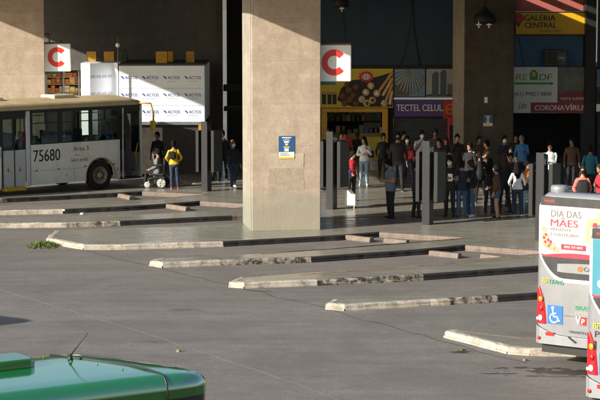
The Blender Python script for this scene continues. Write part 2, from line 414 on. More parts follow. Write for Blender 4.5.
def strip(name, pts, w, z, m, jag=0., step=.3):
    mb = MB(); P = []
    for (a, b) in zip(pts, pts[1:]):
        a, b = Vector(a), Vector(b); q = max(1, int((b - a).length / step))
        P += [a.lerp(b, i / q) for i in range(q)]
    P.append(Vector(pts[-1])); rows = []
    for i, p in enumerate(P):
        d = (P[min(i + 1, len(P) - 1)] - P[max(i - 1, 0)]).normalized(); n_ = Vector((-d.y, d.x))
        p = p + n_ * jag * noise.noise(Vector((p.x * 1.3, p.y * 1.3, 1.)))
        ww = w * (1 + (.7 * noise.noise(Vector((p.x * 3, p.y * 3, 5.))) if jag else 0))
        rows.append([Vector((p.x - n_.x * ww / 2, p.y - n_.y * ww / 2, z)), Vector((p.x + n_.x * ww / 2, p.y + n_.y * ww / 2, z))])
    mb.loft(rows, m, caps=False, smooth=False, closed=False)
    return tag(mb.build(name), kind='structure')
for L in ([(0, 47.3), (3.08, 48.85), (5.94, 50.52)], [(-1, 51.0), (.79, 51.97), (4.47, 54.09), (5.35, 53.88), (7.2, 53.2)],
          [(.75, 58.75), (2.5, 59.2), (4.6, 59.7), (8.5, 58.8)], [(-3.3, 65.2), (-2, 64.9), (-.5, 64.2)], [(1.2, 63.5), (4, 64.4), (7, 63.4), (10, 62.5)], [(-2.5, 67.7), (1, 67.2), (6, 68.6)]):
    strip('platform_line', [(a * KS, b * KS) for a, b in L], .12, Z + .004, OCHRE, .02)
for L in ([(-9.5, 49.9), (-6.98, 46.03), (-3.04, 40.05), (0, 34.97), (1.2, 32.6)],):
    strip('asphalt_joint', L, .035, .004, JOINT, .06)

CRK = mat('crack_dirt', (.055, .049, .044), .9, var=.4, scale=8)
for L in ([(-6.6, 54.2), (-5.58, 52.64), (0, 44.27), (4.2, 37.0)],):
    strip('asphalt_crack', L, .028, .005, CRK, .16, .18)

# ------------------------------------------------------------------ roof over the platforms: two slabs of different reach
U, EV = Vector((math.cos(R(8.4)), math.sin(R(8.4)))), Vector((-math.sin(R(8.4)), math.cos(R(8.4))))
RZ = 7.6
def roof_slab(name, corner, lu, le, z0, z1):
    c = Vector(corner); P = [c, c + U * lu, c + U * lu + EV * le, c + EV * le]
    m = MB(); m.prism([tuple(p) for p in P], lambda a, b: Vector((a, b, z0)), lambda a, b: Vector((a, b, z1)), CONC_DARK)
    for i in range(1, 9):
        q = c + U * (lu * i / 9)
        if i % 2 == 0: m.prism([tuple(q), tuple(q + U * .4), tuple(q + U * .4 + EV * (le - .2)), tuple(q + EV * (le - .2))], lambda a, b: Vector((a, b, z0 - .0)), lambda a, b: Vector((a, b, z0 + .2)), CONC_DARK)
    return tag(m.build(name), kind='structure')
C0 = G(252, 231, Z)                                  # near left corner of the big column
cB = Vector((C0.x, C0.y)) - U * 3.25 - EV * 6
cA = None
pl = W(24, 22.5, 74.5)                               # a point of the shadow edge on the far left column
ua = Vector((pl.x, pl.y)).dot(U) - (RZ - pl.z) / .42 - .75
ea = 59.1
cA = U * ua + EV * ea
roof_slab('front_roof', cB, 34, ea - cB.dot(EV) - .02, RZ, RZ + .3)
rear = MB()
def roof_piece(u0, u1, e0, e1, z0=RZ, z1=RZ + .06):
    P = [U * a + EV * b for a, b in ((u0, e0), (u1, e0), (u1, e1), (u0, e1))]
    rear.prism([tuple(p) for p in P], lambda a, b: Vector((a, b, z0)), lambda a, b: Vector((a, b, z1)), CONC_DARK)
S0, S1, E0, E1 = 17.24, 19.09, 72.6, 78.2              # two open slots near the right shops let stripes of sun in
roof_piece(ua, S0, ea, ea + 32); roof_piece(S0 + .001, S1 - .001, ea, E0); roof_piece(S0 + .001, S1 - .001, E1, ea + 32); roof_piece(S1, 48, ea, ea + 32)
roof_piece(17.90, 18.43, E0 + .001, E1 - .001)
tag(rear.build('rear_roof'), kind='structure')

# ------------------------------------------------------------------ columns
def column(corner, w, d, label, top=RZ, m=CONC):
    t = thing('concrete_column', (corner[0], corner[1], Z - .01), label, 'column', R(8.4))
    c = MB(); c.box((0, .14, 0), (w, d, top - Z), m)
    c.build('shaft', t, .025)
    e = MB(); e.box((-.004, -.004, 0), (w + .004, .14, top - Z - .002), m); e.build('front_facing', t, .02)
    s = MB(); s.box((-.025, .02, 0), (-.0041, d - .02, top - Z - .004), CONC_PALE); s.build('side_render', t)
    return t
cw = (G(320, 229.5, Z) - C0).length
main_col = column(C0, cw, 2.0, 'tall sunlit square concrete column with a blue notice and a plaster patch')
lc = W(48, 180, 74.5)
left_col = column((lc.x - 2.1, lc.y - .3), 2.05, 2.0, 'square concrete column rising behind the parked grey bus')
c2 = W(463.5, 168, 75)
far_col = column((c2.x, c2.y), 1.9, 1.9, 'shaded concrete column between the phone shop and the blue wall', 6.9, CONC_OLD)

BLUE = mat('poster_blue', (.03, .10, .24), .4, var=.1)
WHITE = mat('white_print', (.78, .78, .76), .45, var=.06)
YEL = mat('yellow_print', (.75, .58, .05), .45, var=.08)
PLAS = mat('plaster_patch', (.47, .385, .29), .9, var=.16, scale=4, bump=.5, bscale=30)
PLAS2 = mat('scraped_plaster', (.40, .32, .235), .9, var=.22, scale=7, bump=.4, bscale=35)
GREYINK = mat('grey_ink', (.2, .22, .25), .5, var=.1)
def face_fn(t):                                      # (u, v, depth) on the front of a column, in its own axes
    return lambda u, v, d: Vector((u, -.004 - d, v))
f = face_fn(main_col); sx = cw / 68.
def cu(px): return (px - 252) * sx
def cz(py): return (231 - py) / 34.9
p = MB()
def jag(x0, y0, x1, y1, a=.03, n_=7):
    o = []
    for (ax, ay), (bx, by) in (((x0, y0), (x1, y0)), ((x1, y0), (x1, y1)), ((x1, y1), (x0, y1)), ((x0, y1), (x0, y0))):
        for i in range(n_): o.append((ax + (bx - ax) * i / n_ + random.uniform(-a, a), ay + (by - ay) * i / n_ + random.uniform(-a, a)))
    return o
plate(p, jag(cu(269.5), cz(169), cu(303.5), cz(154), .016, 11), PLAS, f, .001, .007)
plate(p, jag(cu(269), cz(190), cu(303.5), cz(169.3), .022, 11), PLAS2, f, .001, .004)
p.build('plaster_patch', main_col)
def notice(t, f, u0, v0, w, h):
    q = MB(); plate(q, rect(u0, v0, u0 + w, v0 + h), BLUE, f, .008, .014); o = q.build('notice_board', t)
    q = MB()
    plate(q, rect(u0 + .004, v0 + .004, u0 + w - .004, v0 + h * .30), WHITE, f, .0145, .0175)
    plate(q, rect(u0 + .004, v0 + .004, u0 + w - .004, v0 + h * .085), YEL, f, .018, .020)
    cx, cy = u0 + w / 2, v0 + h * .74
    plate(q, disc(cx, cy, w * .17, h * .05), WHITE, f, .0145, .0175)
    for i in range(5):
        a = R(30 + 30 * i); plate(q, [(cx + math.cos(a + .09) * w * .12, cy + math.sin(a + .09) * w * .12), (cx + math.cos(a + .07) * w * .27, cy + math.sin(a + .07) * w * .25), (cx + math.cos(a - .07) * w * .27, cy + math.sin(a - .07) * w * .25), (cx + math.cos(a - .09) * w * .12, cy + math.sin(a - .09) * w * .12)], WHITE, f, .0145, .017)
    plate(q, [(cx - w * .13, v0 + h * .66), (cx + w * .13, v0 + h * .66), (cx, v0 + h * .56)], WHITE, f, .0145, .017)
    plate(q, rect(u0 + w * .2, v0 + h * .91, u0 + w * .8, v0 + h * .95), WHITE, f, .0145, .017)
    plate(q, rect(u0 + w * .3, v0 + h * .49, u0 + w * .7, v0 + h * .54), YEL, f, .0145, .017)
    plate(q, rect(u0 + w * .36, v0 + h * .33, u0 + w * .64, v0 + h * .46), WHITE, f, .0145, .017)
    for i in range(3): plate(q, rect(u0 + w * .1, v0 + h * (.14 + .05 * i), u0 + w * (.75 - .1 * i), v0 + h * (.16 + .05 * i)), GREYINK, f, .018, .0195)
    q.build('printed_sheet', o)
    return o
notice(main_col, f, cu(278.5), cz(159.5), cu(294) - cu(278.5), cz(137) - cz(159.5))
notice(far_col, face_fn(far_col), .74, 1.62, .36, .42)
q = MB(); plate(q, rect(.78, 2.5, .9, 2.72), WHITE, face_fn(far_col), .001, .01); q.build('paper_slip', far_col)

# wind-blown square platform signs with the letter C
RED = mat('sign_red', (.66, .045, .028), .4, var=.08)
STEEL = mat('dark_steel', (.06, .06, .062), .45, .6, var=.2)
RUST = mat('rusty_frame', (.14, .08, .045), .8, .2, var=.5, scale=14)
SGREEN = mat('sign_green', (.02, .10, .05), .5)
SIGNW = mat('sign_white', (.80, .80, .78), .4, var=.05, scale=2)
def c_sign(col, u, y, zc, s, label):
    M = col.matrix_basis
    o = Vector((u, y, zc)); b = Matrix.Rotation(R(8.4), 4, 'Z') @ o + Vector(col.location)
    t = thing('platform_letter_sign', b, label, 'sign', R(2))
    h = s / 2
    m = MB(); m.box((-h, 0, -h * 1.06), (h, .22, h * 1.06), SIGNW); m.build('light_box', t, .03)
    m = MB(); plate(m, ring_c(0, .02, h * .72, h * .37, 40, sy=1.05), RED, lambda a, b_, d: Vector((a, -.001 - d, b_)), 0, .006); m.build('letter', t)
    m = MB(); m.box((-h * .98, .02, h * 1.06 + .001), (h * .98, .2, h * 1.06 + .05), RUST); m.tube([(-h * .6, .11, h * 1.06 + .03), (-h * .6, .11, h * 1.06 + .35), (-h - .35, .11, h * 1.06 + .35)], .025, RUST, 8); m.tube([(h * .3, .11, h * 1.06 + .03), (h * .3, .11, h * 1.06 + .14)], .02, STEEL, 8)
    m.build('hanging_bracket', t)
    m = MB(); m.box((-h * .98, .03, -h * 1.06 - .10), (h * .1, .19, -h * 1.06 - .001), SGREEN); m.build('lower_strip', t)
    return t
c_sign(main_col, cw + .42, .22, (231 - 67) / 34.7, .98, 'white sign with red letter C, hanging beside the tall sunlit column')
c_sign(left_col, 2.05 + .48, .22, W(62, 57.5, 74.5).z - Z, .98, 'white sign with red letter C, above the stall behind the grey bus')
# ------------------------------------------------------------------ the terminal building behind
BLUEW = mat('blue_painted_wall', (.022, .046, .075), .7, var=.2, scale=3, stretch=(1, 1, .25))
BLUEL = mat('light_blue_wall', (.06, .15, .30), .65, var=.15, scale=3)
BLACK = mat('black_paint', (.012, .012, .012), .6, var=.3)
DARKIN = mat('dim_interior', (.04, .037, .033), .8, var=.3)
SHUT = mat('shutter_steel', (.13, .13, .135), .5, .5, var=.2, scale=3)
ORANGE = mat('orange_frame', (.70, .34, .02), .5, var=.2)
AMBER = mat('amber_paint', (.47, .25, .02), .6, var=.3)
PINKW = mat('red_corrugated_wall', (.42, .12, .095), .6, var=.2, stretch=(9, 1, .4))
FLOORIN = mat('shop_floor', (.12, .11, .10), .5)
GREYM = mat('grey_metal', (.32, .33, .34), .4, .6, var=.2)
BY = 78.0
def X(px, y=BY): return W(px, 60, y).x
def ZZ(py, y=BY): return W(300, py, y).z
tb = thing('terminal_building', (0, BY, 0), 'dark terminal building with shops along the back of the platforms', 'building')
def part(name, rects, m, d0=0., d1=.3, bevel=0, parent=tb, y=BY):
    """boxes on the facade: rects in picture-independent metres (x0, z0, x1, z1), depth d0..d1 behind the facade plane"""
    b = MB()
    for (x0, z0, x1, z1) in rects: b.box((x0, d0, z0), (x1, d1, z1), m)
    return b.build(name, parent, bevel)
def pxr(x0, y0, x1, y1): return (X(x0), ZZ(y1), X(x1), ZZ(y0))
TOP = RZ - .01
# left: bare concrete wall above and behind the kiosk
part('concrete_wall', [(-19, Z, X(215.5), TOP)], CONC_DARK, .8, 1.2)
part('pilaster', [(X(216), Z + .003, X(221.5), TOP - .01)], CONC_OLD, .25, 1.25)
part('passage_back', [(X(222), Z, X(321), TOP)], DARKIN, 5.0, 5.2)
part('passage_shelf', [(X(222.5), ZZ(92), X(240), ZZ(86))], DARKIN, .6, 1.4)
part('passage_shelf', [(X(223), ZZ(112), X(244), ZZ(108))], DARKIN, .6, 1.4)
part('blue_wall', [(X(318), ZZ(65.5), X(462), TOP)], BLUEW, .15, .35)
part('header_beam', [(X(318), ZZ(68.2), X(462), ZZ(65.6))], BLACK, -.05, .34)
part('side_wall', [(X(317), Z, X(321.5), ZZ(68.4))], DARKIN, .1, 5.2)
part('shop_wall', [(X(388.6), Z, X(394), ZZ(68.4)), (X(454.6), Z, X(515), TOP - .4)], CONC_OLD, .16, .4)
part('shutter_case', [(X(394.2), ZZ(118.2), X(454.4), ZZ(100))], BLACK, .12, .5)
s = MB()
h0, h1 = Z + .004, ZZ(118.4); k_ = int((h1 - h0) / .075)
for i in range(k_):
    a = h0 + (h1 - h0) * i / k_; b = h0 + (h1 - h0) * (i + 1) / k_
    s.loft([[Vector((x, .30, a)), Vector((x, .255, a + (b - a) * .25)), Vector((x, .255, a + (b - a) * .7)), Vector((x, .30, b)), Vector((x, .33, b)), Vector((x, .33, a))] for x in (X(394.3), X(454.3))], SHUT, True, False)
s.build('roller_shutter', tb)
# right: gallery front
part('red_upper_wall', [(X(515), ZZ(11.5), X(590), TOP - .02)], PINKW, .3, .5)
part('blue_gallery_wall', [(X(515), ZZ(67), X(590), ZZ(12))], BLUEL, .18, .3)
part('gallery_beam', [(X(515), ZZ(36.2), X(590), ZZ(34.0))], STEEL, .0, .17)
part('passage_ceiling', [(X(515), ZZ(70), X(690), ZZ(67.2))], BLACK, .2, 5)
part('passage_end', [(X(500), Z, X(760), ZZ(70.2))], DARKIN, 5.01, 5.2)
part('dark_pier', [(X(583.5), Z, X(594), TOP - .03)], BLACK, -.5, .6)
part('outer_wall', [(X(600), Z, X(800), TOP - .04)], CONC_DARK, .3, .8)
part('shop_floor', [(-20, Z - .05, X(760), Z + .006)], FLOORIN, .36, 5.0)
# snack shop interior
part('snack_counter', [(X(326), Z, X(384), 1.15)], mat('yellow_counter', (.42, .27, .03), .5), 1.5, 2.0)
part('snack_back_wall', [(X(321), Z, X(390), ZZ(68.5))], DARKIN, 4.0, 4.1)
part('menu_board', [pxr(330, 111, 345, 124), pxr(350, 113, 366, 122), pxr(370, 111, 383, 121)], mat('menu_print', (.45, .35, .12), .5, var=.6, scale=9), 3.9, 3.99)
part('tiled_dado', [(X(367), 1.2, X(385), 1.9)], mat('cream_tiles', (.4, .34, .22), .3, var=.3), 3.8, 3.9)
gd = random.Random(4); q = MB()
for row_, (y_, z_) in enumerate(((1.7, 1.151), (3.5, 1.5), (3.5, 2.0))):
    x_ = X(327)
    while x_ < X(383):
        w_ = gd.uniform(.08, .2); h_ = gd.uniform(.12, .32); cc = [(.5, .08, .03), (.55, .42, .06), (.1, .25, .1), (.6, .55, .45), (.08, .1, .3), (.3, .12, .05)][gd.randrange(6)]
        q.box((x_, y_, z_), (x_ + w_, y_ + .14, z_ + h_), mat('shop_goods_%d' % int(cc[0] * 100), cc, .45, var=.3)); x_ += w_ + gd.uniform(.02, .12)
q.build('shelf_goods', tb)
part('goods_shelf', [(X(326), 1.44, X(384), 1.499)], DARKIN, 3.45, 3.7); part('goods_shelf', [(X(326), 1.94, X(384), 1.999)], DARKIN, 3.45, 3.7)

def panel(name, r, y, label, cat, m, t_=.1, frame=None):
    """sign panel: r = (x0,z0,x1,z1); returns thing and a surface function with u,v in metres from the lower left"""
    x0, z0, x1, z1 = r
    t = thing(name, (x0, y, z0), label, cat)
    b = MB(); b.box((0, 0, 0), (x1 - x0, t_, z1 - z0), m); b.build('panel_board', t)
    if frame:
        w, h = x1 - x0, z1 - z0; q = .035; b = MB()
        for bx in ((-q, -.012, -q, w + q, -.0005), (-q, -.012, h + .0005, w + q, h + q)): b.box((bx[0], -.012, bx[2]), (bx[3], t_, bx[4]), frame)
        b.box((-q, -.012, 0), (-.0005, t_, h), frame); b.box((w + .0005, -.012, 0), (w + q, t_, h), frame)
        b.build('frame', t)
    return t, (lambda u, v, d: Vector((u, -d, v))), x1 - x0, z1 - z0
def letters(t, s, m, u, v, w, h, bold=0., name='lettering', d=.006, shear=0.):
    b = MB(); put_text(b, s, m, (u, -d, v), (1, 0, 0), (0, 0, 1), w, h, bold, shear); return b.build(name, t)

# snack sign: pastries on yellow
SY = mat('snack_yellow', (.66, .46, .035), .5, var=.12)
r = pxr(320, 68.5, 393, 107.5)
t, f, w, h = panel('snack_shop_sign', r, BY - .12, 'yellow snack bar sign picturing trays of pastries', 'sign', SY, .15, BLACK)
def un(px): return (px - 320) / 73 * w
def vn(py): return (107.5 - py) / 39 * h
PASTRY = mat('baked_pastry', (.62, .33, .11), .6, var=.4, scale=14)
CRUST = mat('pale_crust', (.70, .47, .23), .6, var=.3, scale=14)
BROWN = mat('browned_pastry', (.20, .07, .025), .6, var=.5, scale=12)
TRAY = mat('dark_tray', (.025, .018, .014), .6)
REDP = mat('red_print', (.55, .03, .025), .5, var=.1)
q = MB(); plate(q, [(un(a), vn(b)) for a, b in ((337, 100), (341, 88), (352, 80), (372, 78), (392, 72), (392.5, 106.5), (352, 106.5))], TRAY, f, .001, .006); q.build('tray_picture', t)
q = MB()
for i, (a, b, r_) in enumerate(((343, 96, 3.8), (349, 90, 3.8), (350, 99, 4), (356, 87, 3.6), (345, 103, 3.6), (356, 103.5, 3.4), (353.5, 94.5, 3.2), (347, 84.5, 3))):
    q.ell((un(a), -.008, vn(b)), (r_ / 26, .03, r_ / 28), BROWN, 12, 6)
q.build('fried_snacks', t)
q = MB()
for i, (a, b) in enumerate(((366, 92), (372.5, 100), (362, 99), (377, 93), (367, 103), (384.5, 103), (371, 85.5))):
    q.lathe([(.02, .05), (.10, .05), (.135, .03), (.145, .0)], (un(a), -.006, vn(b)), (0, -1, 0), CRUST, 16); q.ell((un(a), -.05, vn(b)), (.075, .03, .075), (WHITE, BROWN, CRUST)[i % 3], 10, 5)
q.build('filled_pastries', t)
q = MB()
for i in range(4):
    a = (380 + i * 3.4, 90 + i * 4.4); b_ = (388 + i * 1.3, 73 + i * 6.2)
    q.tube([(un(a[0]), -.012, vn(a[1])), (un(b_[0] + 4 if i == 0 else min(392, b_[0] + 3)), -.012, vn(b_[1]))], .065, (PASTRY, CRUST)[i % 2], 10, True)
q.build('rolled_pastries', t)
q = MB(); st = []
for i in range(24):
    a = 2 * math.pi * i / 24; k = 1 if i % 2 == 0 else .74; st.append((un(366) + math.cos(a) * k * w * .115, vn(76.5) + math.sin(a) * k * h * .16))
plate(q, st, REDP, f, .007, .011); plate(q, disc(un(366), vn(76.5), w * .06, h * .075), WHITE, f, .0115, .0135); q.build('price_burst', t)
letters(t, 'R$2', REDP, un(362.5), vn(78.5), un(369.5) - un(362.5), .15, .02, d=.015)
q = MB()
for a in (322, 327.5, 332.5):
    plate(q, rect(un(a), vn(104), un(a + 4), vn(92)), TRAY, f, .001, .005)
    plate(q, rect(un(a + .6), vn(94), un(a + 3.4), vn(92.6)), CRUST, f, .006, .008)
q.build('cup_pictures', t)
# orange shop frame
t = thing('snack_shop', (X(321.5), BY - .2, Z), 'orange framed snack shop, open and dim inside', 'shop')
b = MB(); w_, h_ = X(388) - X(321.5), ZZ(108) - Z
b.box((0, 0, h_ - .15), (w_, .3, h_), ORANGE); b.build('lintel', t, .01)
for u0 in (0, w_ - .22):
    b = MB(); b.box((u0, 0.001, 0), (u0 + .22, .299, h_ - .1505), ORANGE); b.build('post', t, .01)
b = MB(); b.box((w_ - .95, .05, 0), (w_ - .24, .12, 1.0), mat('yellow_board', (.55, .40, .03), .5, var=.3)); b.build('door_panel', t)

# two photo panels over the phone shop
GLASSB = mat('photo_skyblue', (.16, .25, .34), .4, var=.3, scale=2)
r = pxr(394.5, 68.8, 425, 96.5); t, f, w, h = panel('cathedral_photo_panel', r, BY - .1, 'photo panel of a crown of curved ribs, left of the tower photo', 'poster', GLASSB, .12, BLACK)
RIB = mat('pale_rib', (.42, .40, .36), .5, var=.2); q = MB()
for i in range(13):
    a = R(195 + 150 * i / 12 - 12); a2 = a
    c_ = (w * .52, h * .98)
    pts = [(c_[0] + math.cos(a) * k * w * .62, c_[1] + math.sin(a) * (k ** 1.15) * h * 1.0) for k in (.12, .35, .6, .9)]
    pts = [(min(max(x_, .03), w - .03), min(max(y_, .03), h - .03)) for x_, y_ in pts]
    q.tube([Vector((x_, -.012, y_)) for x_, y_ in pts], [.008, .014, .022, .03], RIB, 6)
q.build('picture_ribs', t)
q = MB(); plate(q, [(.02, .02), (w * .45, .02), (w * .6, h * .35), (w * .3, h * .5), (.02, h * .42)], mat('photo_grey', (.13, .12, .11), .5, var=.6, scale=10), f, .001, .005); q.build('picture_crowd', t)
r = pxr(426, 68.8, 453.5, 96.5); t, f, w, h = panel('towers_photo_panel', r, BY - .1, 'photo panel of twin office towers, right of the ribbed photo', 'poster', mat('photo_pale', (.36, .36, .35), .4, var=.2, scale=2), .12, BLACK)
TWR = mat('tower_glass', (.06, .075, .11), .3, var=.3, stretch=(1, 1, 8)); q = MB()
for a, b_, tp in ((.22, .46, .86), (.52, .74, .92)): plate(q, [(w * a, .05), (w * b_, .05), (w * b_, h * tp), (w * (a + b_) / 2, h * (tp + .06)), (w * a, h * (tp - .04))], TWR, f, .001, .005)
plate(q, rect(.03, .03, w - .03, h * .08), BLACK, f, .001, .004); plate(q, rect(w * .78, h * .08, w - .03, h * .45), mat('photo_low_block', (.12, .11, .1), .5), f, .001, .004)
q.build('picture_towers', t)
# phone shop
r = pxr(394.3, 99.8, 455, 116.2); t, f, w, h = panel('phone_shop_sign', r, BY - .22, 'purple shop sign reading TECTEL CELULAR in white letters', 'sign', mat('sign_purple', (.085, .045, .19), .45), .12)
letters(t, 'TECTEL CELULAR', WHITE, .09, h * .34, w * .90, h * .40, .012)
r = pxr(443, 99, 457.5, 118); t, f, w, h = panel('round_logo_sign', r, BY - .42, 'small red square sign with an orange ring, at the end of the purple sign', 'sign', mat('logo_red', (.42, .035, .015), .45), .12)
q = MB(); plate(q, disc(w / 2, h / 2, w * .36, w * .36, 30), mat('logo_orange', (.72, .16, .01), .4), f, .001, .005); plate(q, disc(w / 2, h / 2, w * .28, w * .28, 30), MATS['logo_red'], f, .0055, .008)
plate(q, rect(w * .2, h * .46, w * .8, h * .54), MATS['logo_orange'], f, .0085, .011); q.build('ring', t)

# gallery sign
r = pxr(515, 12.5, 584, 34); t, f, w, h = panel('gallery_sign', r, BY - .15, 'long yellow sign reading GALERIA CENTRAL', 'sign', mat('gallery_yellow', (.72, .42, .012), .45, var=.06), .2, BLACK)
def un(px): return (px - 515) / 69 * w
def vn(py): return (34 - py) / 21.5 * h
NAVY = mat('navy_ink', (.03, .018, .035), .5)
letters(t, 'GALERIA', NAVY, un(523), vn(20.6), un(554.5) - un(523), vn(15) - vn(20.6), .03)
letters(t, 'CENTRAL', NAVY, un(524), vn(27.8), un(555.5) - un(524), vn(22.2) - vn(27.8), .03)
letters(t, 'BOULEVARD', mat('brown_ink', (.22, .10, .02), .5), un(539), vn(32), un(560) - un(539), vn(29.6) - vn(32), .01)
q = MB(); plate(q, disc(un(517.5), vn(18), .20, .20), REDP, f, .001, .006); plate(q, [(un(517.5) - .15, vn(20.5)), (un(517.5), vn(27.5)), (un(517.5) + .15, vn(20.5))], NAVY, f, .001, .005)
q.build('map_pin', t)
# air conditioner on the blue wall
b0 = W(555.5, 65.5, BY - .35)
t = thing('air_conditioner', (b0.x, BY - .35, b0.z), 'old box air conditioner fixed to the blue wall under the yellow gallery sign', 'air conditioner')
b = MB(); b.box((-.42, 0, 0), (.42, .5, .6), mat('aircon_grey', (.09, .085, .08), .6, var=.3)); b.build('casing', t, .02)
b = MB()
for i in range(9): b.box((-.36, -.012, .06 + i * .055), (.1, -.001, .085 + i * .055), BLACK)
b.build('front_grille', t)
b = MB(); b.lathe([(.17, -.002), (.17, -.02), (.15, -.02), (.15, -.004)], (.24, 0, .3), (0, 1, 0), GREYM, 20); b.build('fan_ring', t)
# white RE DF sign and the red test sign
r = pxr(513.5, 66.8, 557, 112.5); t, f, w, h = panel('phone_repair_sign', r, BY - .28, 'white sign with green letters RE and DF and a bus icon between them', 'sign', SIGNW, .12)
def un(px): return (px - 513.5) / 43.5 * w
def vn(py): return (112.5 - py) / 45.7 * h
GREEN = mat('sign_bright_green', (.05, .33, .05), .45); LIME = mat('sign_lime', (.28, .42, .05), .45); INK = mat('black_ink', (.02, .02, .022), .5)
letters(t, 'RE', LIME, un(515), vn(79.5), un(527.5) - un(515), vn(73.6) - vn(79.5), .02, shear=.15)
letters(t, 'DF', GREEN, un(538.5), vn(80), un(551.5) - un(538.5), vn(73.6) - vn(80), .02, shear=.15)
q = MB(); a, b_ = un(529.2), un(537.2)
plate(q, [(a, vn(79.5)), (b_, vn(79.5)), (b_, vn(73)), (b_ - .09, vn(69.5)), (a + .09, vn(69.5)), (a, vn(73))], GREEN, f, .001, .006)
plate(q, [(a + .07, vn(76)), (b_ - .07, vn(76)), (b_ - .11, vn(71.5)), (a + .11, vn(71.5))], YEL, f, .0065, .009)
for k in (a + .06, b_ - .10): plate(q, rect(k, vn(80.5), k + .04, vn(79.5)), GREEN, f, .0, .005)
q.build('bus_icon', t)
q = MB(); plate(q, [(un(514), vn(82)), (un(550), vn(82)), (un(550), vn(81)), (un(553.5), vn(83)), (un(550), vn(85)), (un(550), vn(84)), (un(514), vn(84))], GREEN, f, .001, .005); q.build('green_arrow', t)
letters(t, '(61) 99821 0808', INK, un(514.5), vn(96.5), un(551) - un(514.5), vn(91.5) - vn(96.5))
letters(t, 'Léo', INK, un(518.5), vn(108), un(526.5) - un(518.5), vn(101.5) - vn(108), shear=.4)
r = pxr(557.5, 67, 590, 112.8); t, f, w, h = panel('virus_test_sign', r, BY - .26, 'grey sign with red lower band reading CORONAVÍRUS', 'sign', mat('test_sign_grey', (.16, .17, .165), .5, var=.5, scale=2), .12)
def un(px): return (px - 557.5) / 32.5 * w
def vn(py): return (112.8 - py) / 45.8 * h
MAROON = mat('maroon_print', (.36, .02, .03), .45)
q = MB()
plate(q, [(un(558), vn(101.2)), (un(558), vn(94)), (un(566), vn(91)), (un(578), vn(91.5)), (un(589.5), vn(88)), (un(589.5), vn(101.2))], mat('maroon_dim', (.24, .02, .03), .45), f, .001, .005)
plate(q, rect(un(557.7), vn(112.5), un(589.7), vn(101.8)), MAROON, f, .0055, .02); q.build('red_band', t)
t2, f2, w2, h2 = panel('virus_test_band', (X(530.5), ZZ(112.2), X(557.3), ZZ(102)), BY - .31, 'red rounded strip across the white sign, start of the word CORONAVÍRUS', 'sign', MAROON, .028)
wt = X(586.5) - X(534.5)
letters(t2, 'CORONA', WHITE, X(534.5) - X(530.5), .09, wt * .565, .21, .03)
letters(t, 'VÍRUS', WHITE, X(564.7) - X(557.5), .113, wt * .42, .265, .03, d=.026)
letters(t, 'TESTE RÁPIDO', WHITE, un(559.5), vn(99.6), un(587) - un(559.5), vn(96.2) - vn(99.6), .015, d=.01)
r = pxr(594.5, 68, 612, 112); t, f, w, h = panel('narrow_blue_poster', r, BY - .55, 'narrow blue and black poster at the right edge, beside the dark pier', 'poster', BLACK, .08)
q = MB(); plate(q, rect(.02, h * .58, w - .02, h - .02), BLUEL, f, .001, .004); plate(q, rect(.02, .06, w * .5, h * .2), WHITE, f, .001, .004)
plate(q, [(.02, h * .5), (w - .02, h * .5), (w * .7, h * .7), (w * .35, h * .62)], mat('photo_dark_hill', (.05, .06, .07), .6), f, .0045, .006); q.build('print', t)
# red framed drinks cabinet by the shutter
b0 = W(455, 166, BY - 1.0)
t = thing('drinks_cabinet', (b0.x, BY - 1.3, Z), 'red framed upright drinks cabinet between the shutter and the shaded column', 'fridge')
b = MB(); b.box((-.3, .0, 0), (.3, .6, 1.85), mat('cabinet_red', (.36, .02, .02), .4)); b.build('cabinet', t, .02)
b = MB(); b.box((-.24, -.02, .3), (.24, -.001, 1.55), mat('cabinet_glass', (.02, .02, .02), .1)); b.build('door', t)
# cables on the blue wall
def cable(pts, rad, label, m=BLACK, y=BY + .12):
    P = [W(a, b, y) for a, b in pts]; o = P[0].copy(); b_ = MB(); b_.tube([p - o for p in P], rad, m, 6)
    return tag(b_.build('hanging_cable', None, 0, o), label, 'cable')
cable([(410.5, -6), (413, 10), (414, 30), (417, 50), (420, 65)], .016, 'black cable slanting down the blue wall above the photo panels')
cable([(413, -6), (411.5, 14), (408, 38), (403, 58), (400.5, 65)], .008, 'thin black cable curving left down the blue wall')
cable([(341, -6), (343, 16), (345, 36), (347, 52)], .008, 'thin black cable hanging above the letter C sign of the tall column')
cable([(518, 27), (519.5, 40), (522, 56), (524.5, 66)], .014, 'black cable running down the light blue wall from the yellow sign', y=BY + .1)
# floodlights
def flood(p, rad, label, bulbs):
    t = thing('floodlight', p, label, 'lamp')
    b = MB(); b.lathe([(.03, .30), (.08, .28), (.1, .2), (rad * .8, .05), (rad, -.15), (rad * .96, -.28), (rad * .5, -.33)], (0, 0, 0), (0, 0, 1), BLACK, 16); b.build('shade', t)
    b = MB()
    for x_ in bulbs: b.box((x_, -rad * .75, -.47), (x_ + .05, -rad * .6, -.22), WHITE); b.box((x_ - .07, -rad * .74, -.37), (x_ + .12, -rad * .61, -.32), WHITE)
    b.build('lamp_bracket', t)
    b = MB(); b.tube([(0, 0, .3), (0, 0, 1.6)], .03, BLACK, 8); b.build('stem', t); return t
flood(W(485, 15, 74.3), .42, 'round black lamp hanging in front of the shaded column', (-.28, .1))
flood(W(341, -1, 76), .3, 'round black lamp at the top edge above the tall column sign', (0,))

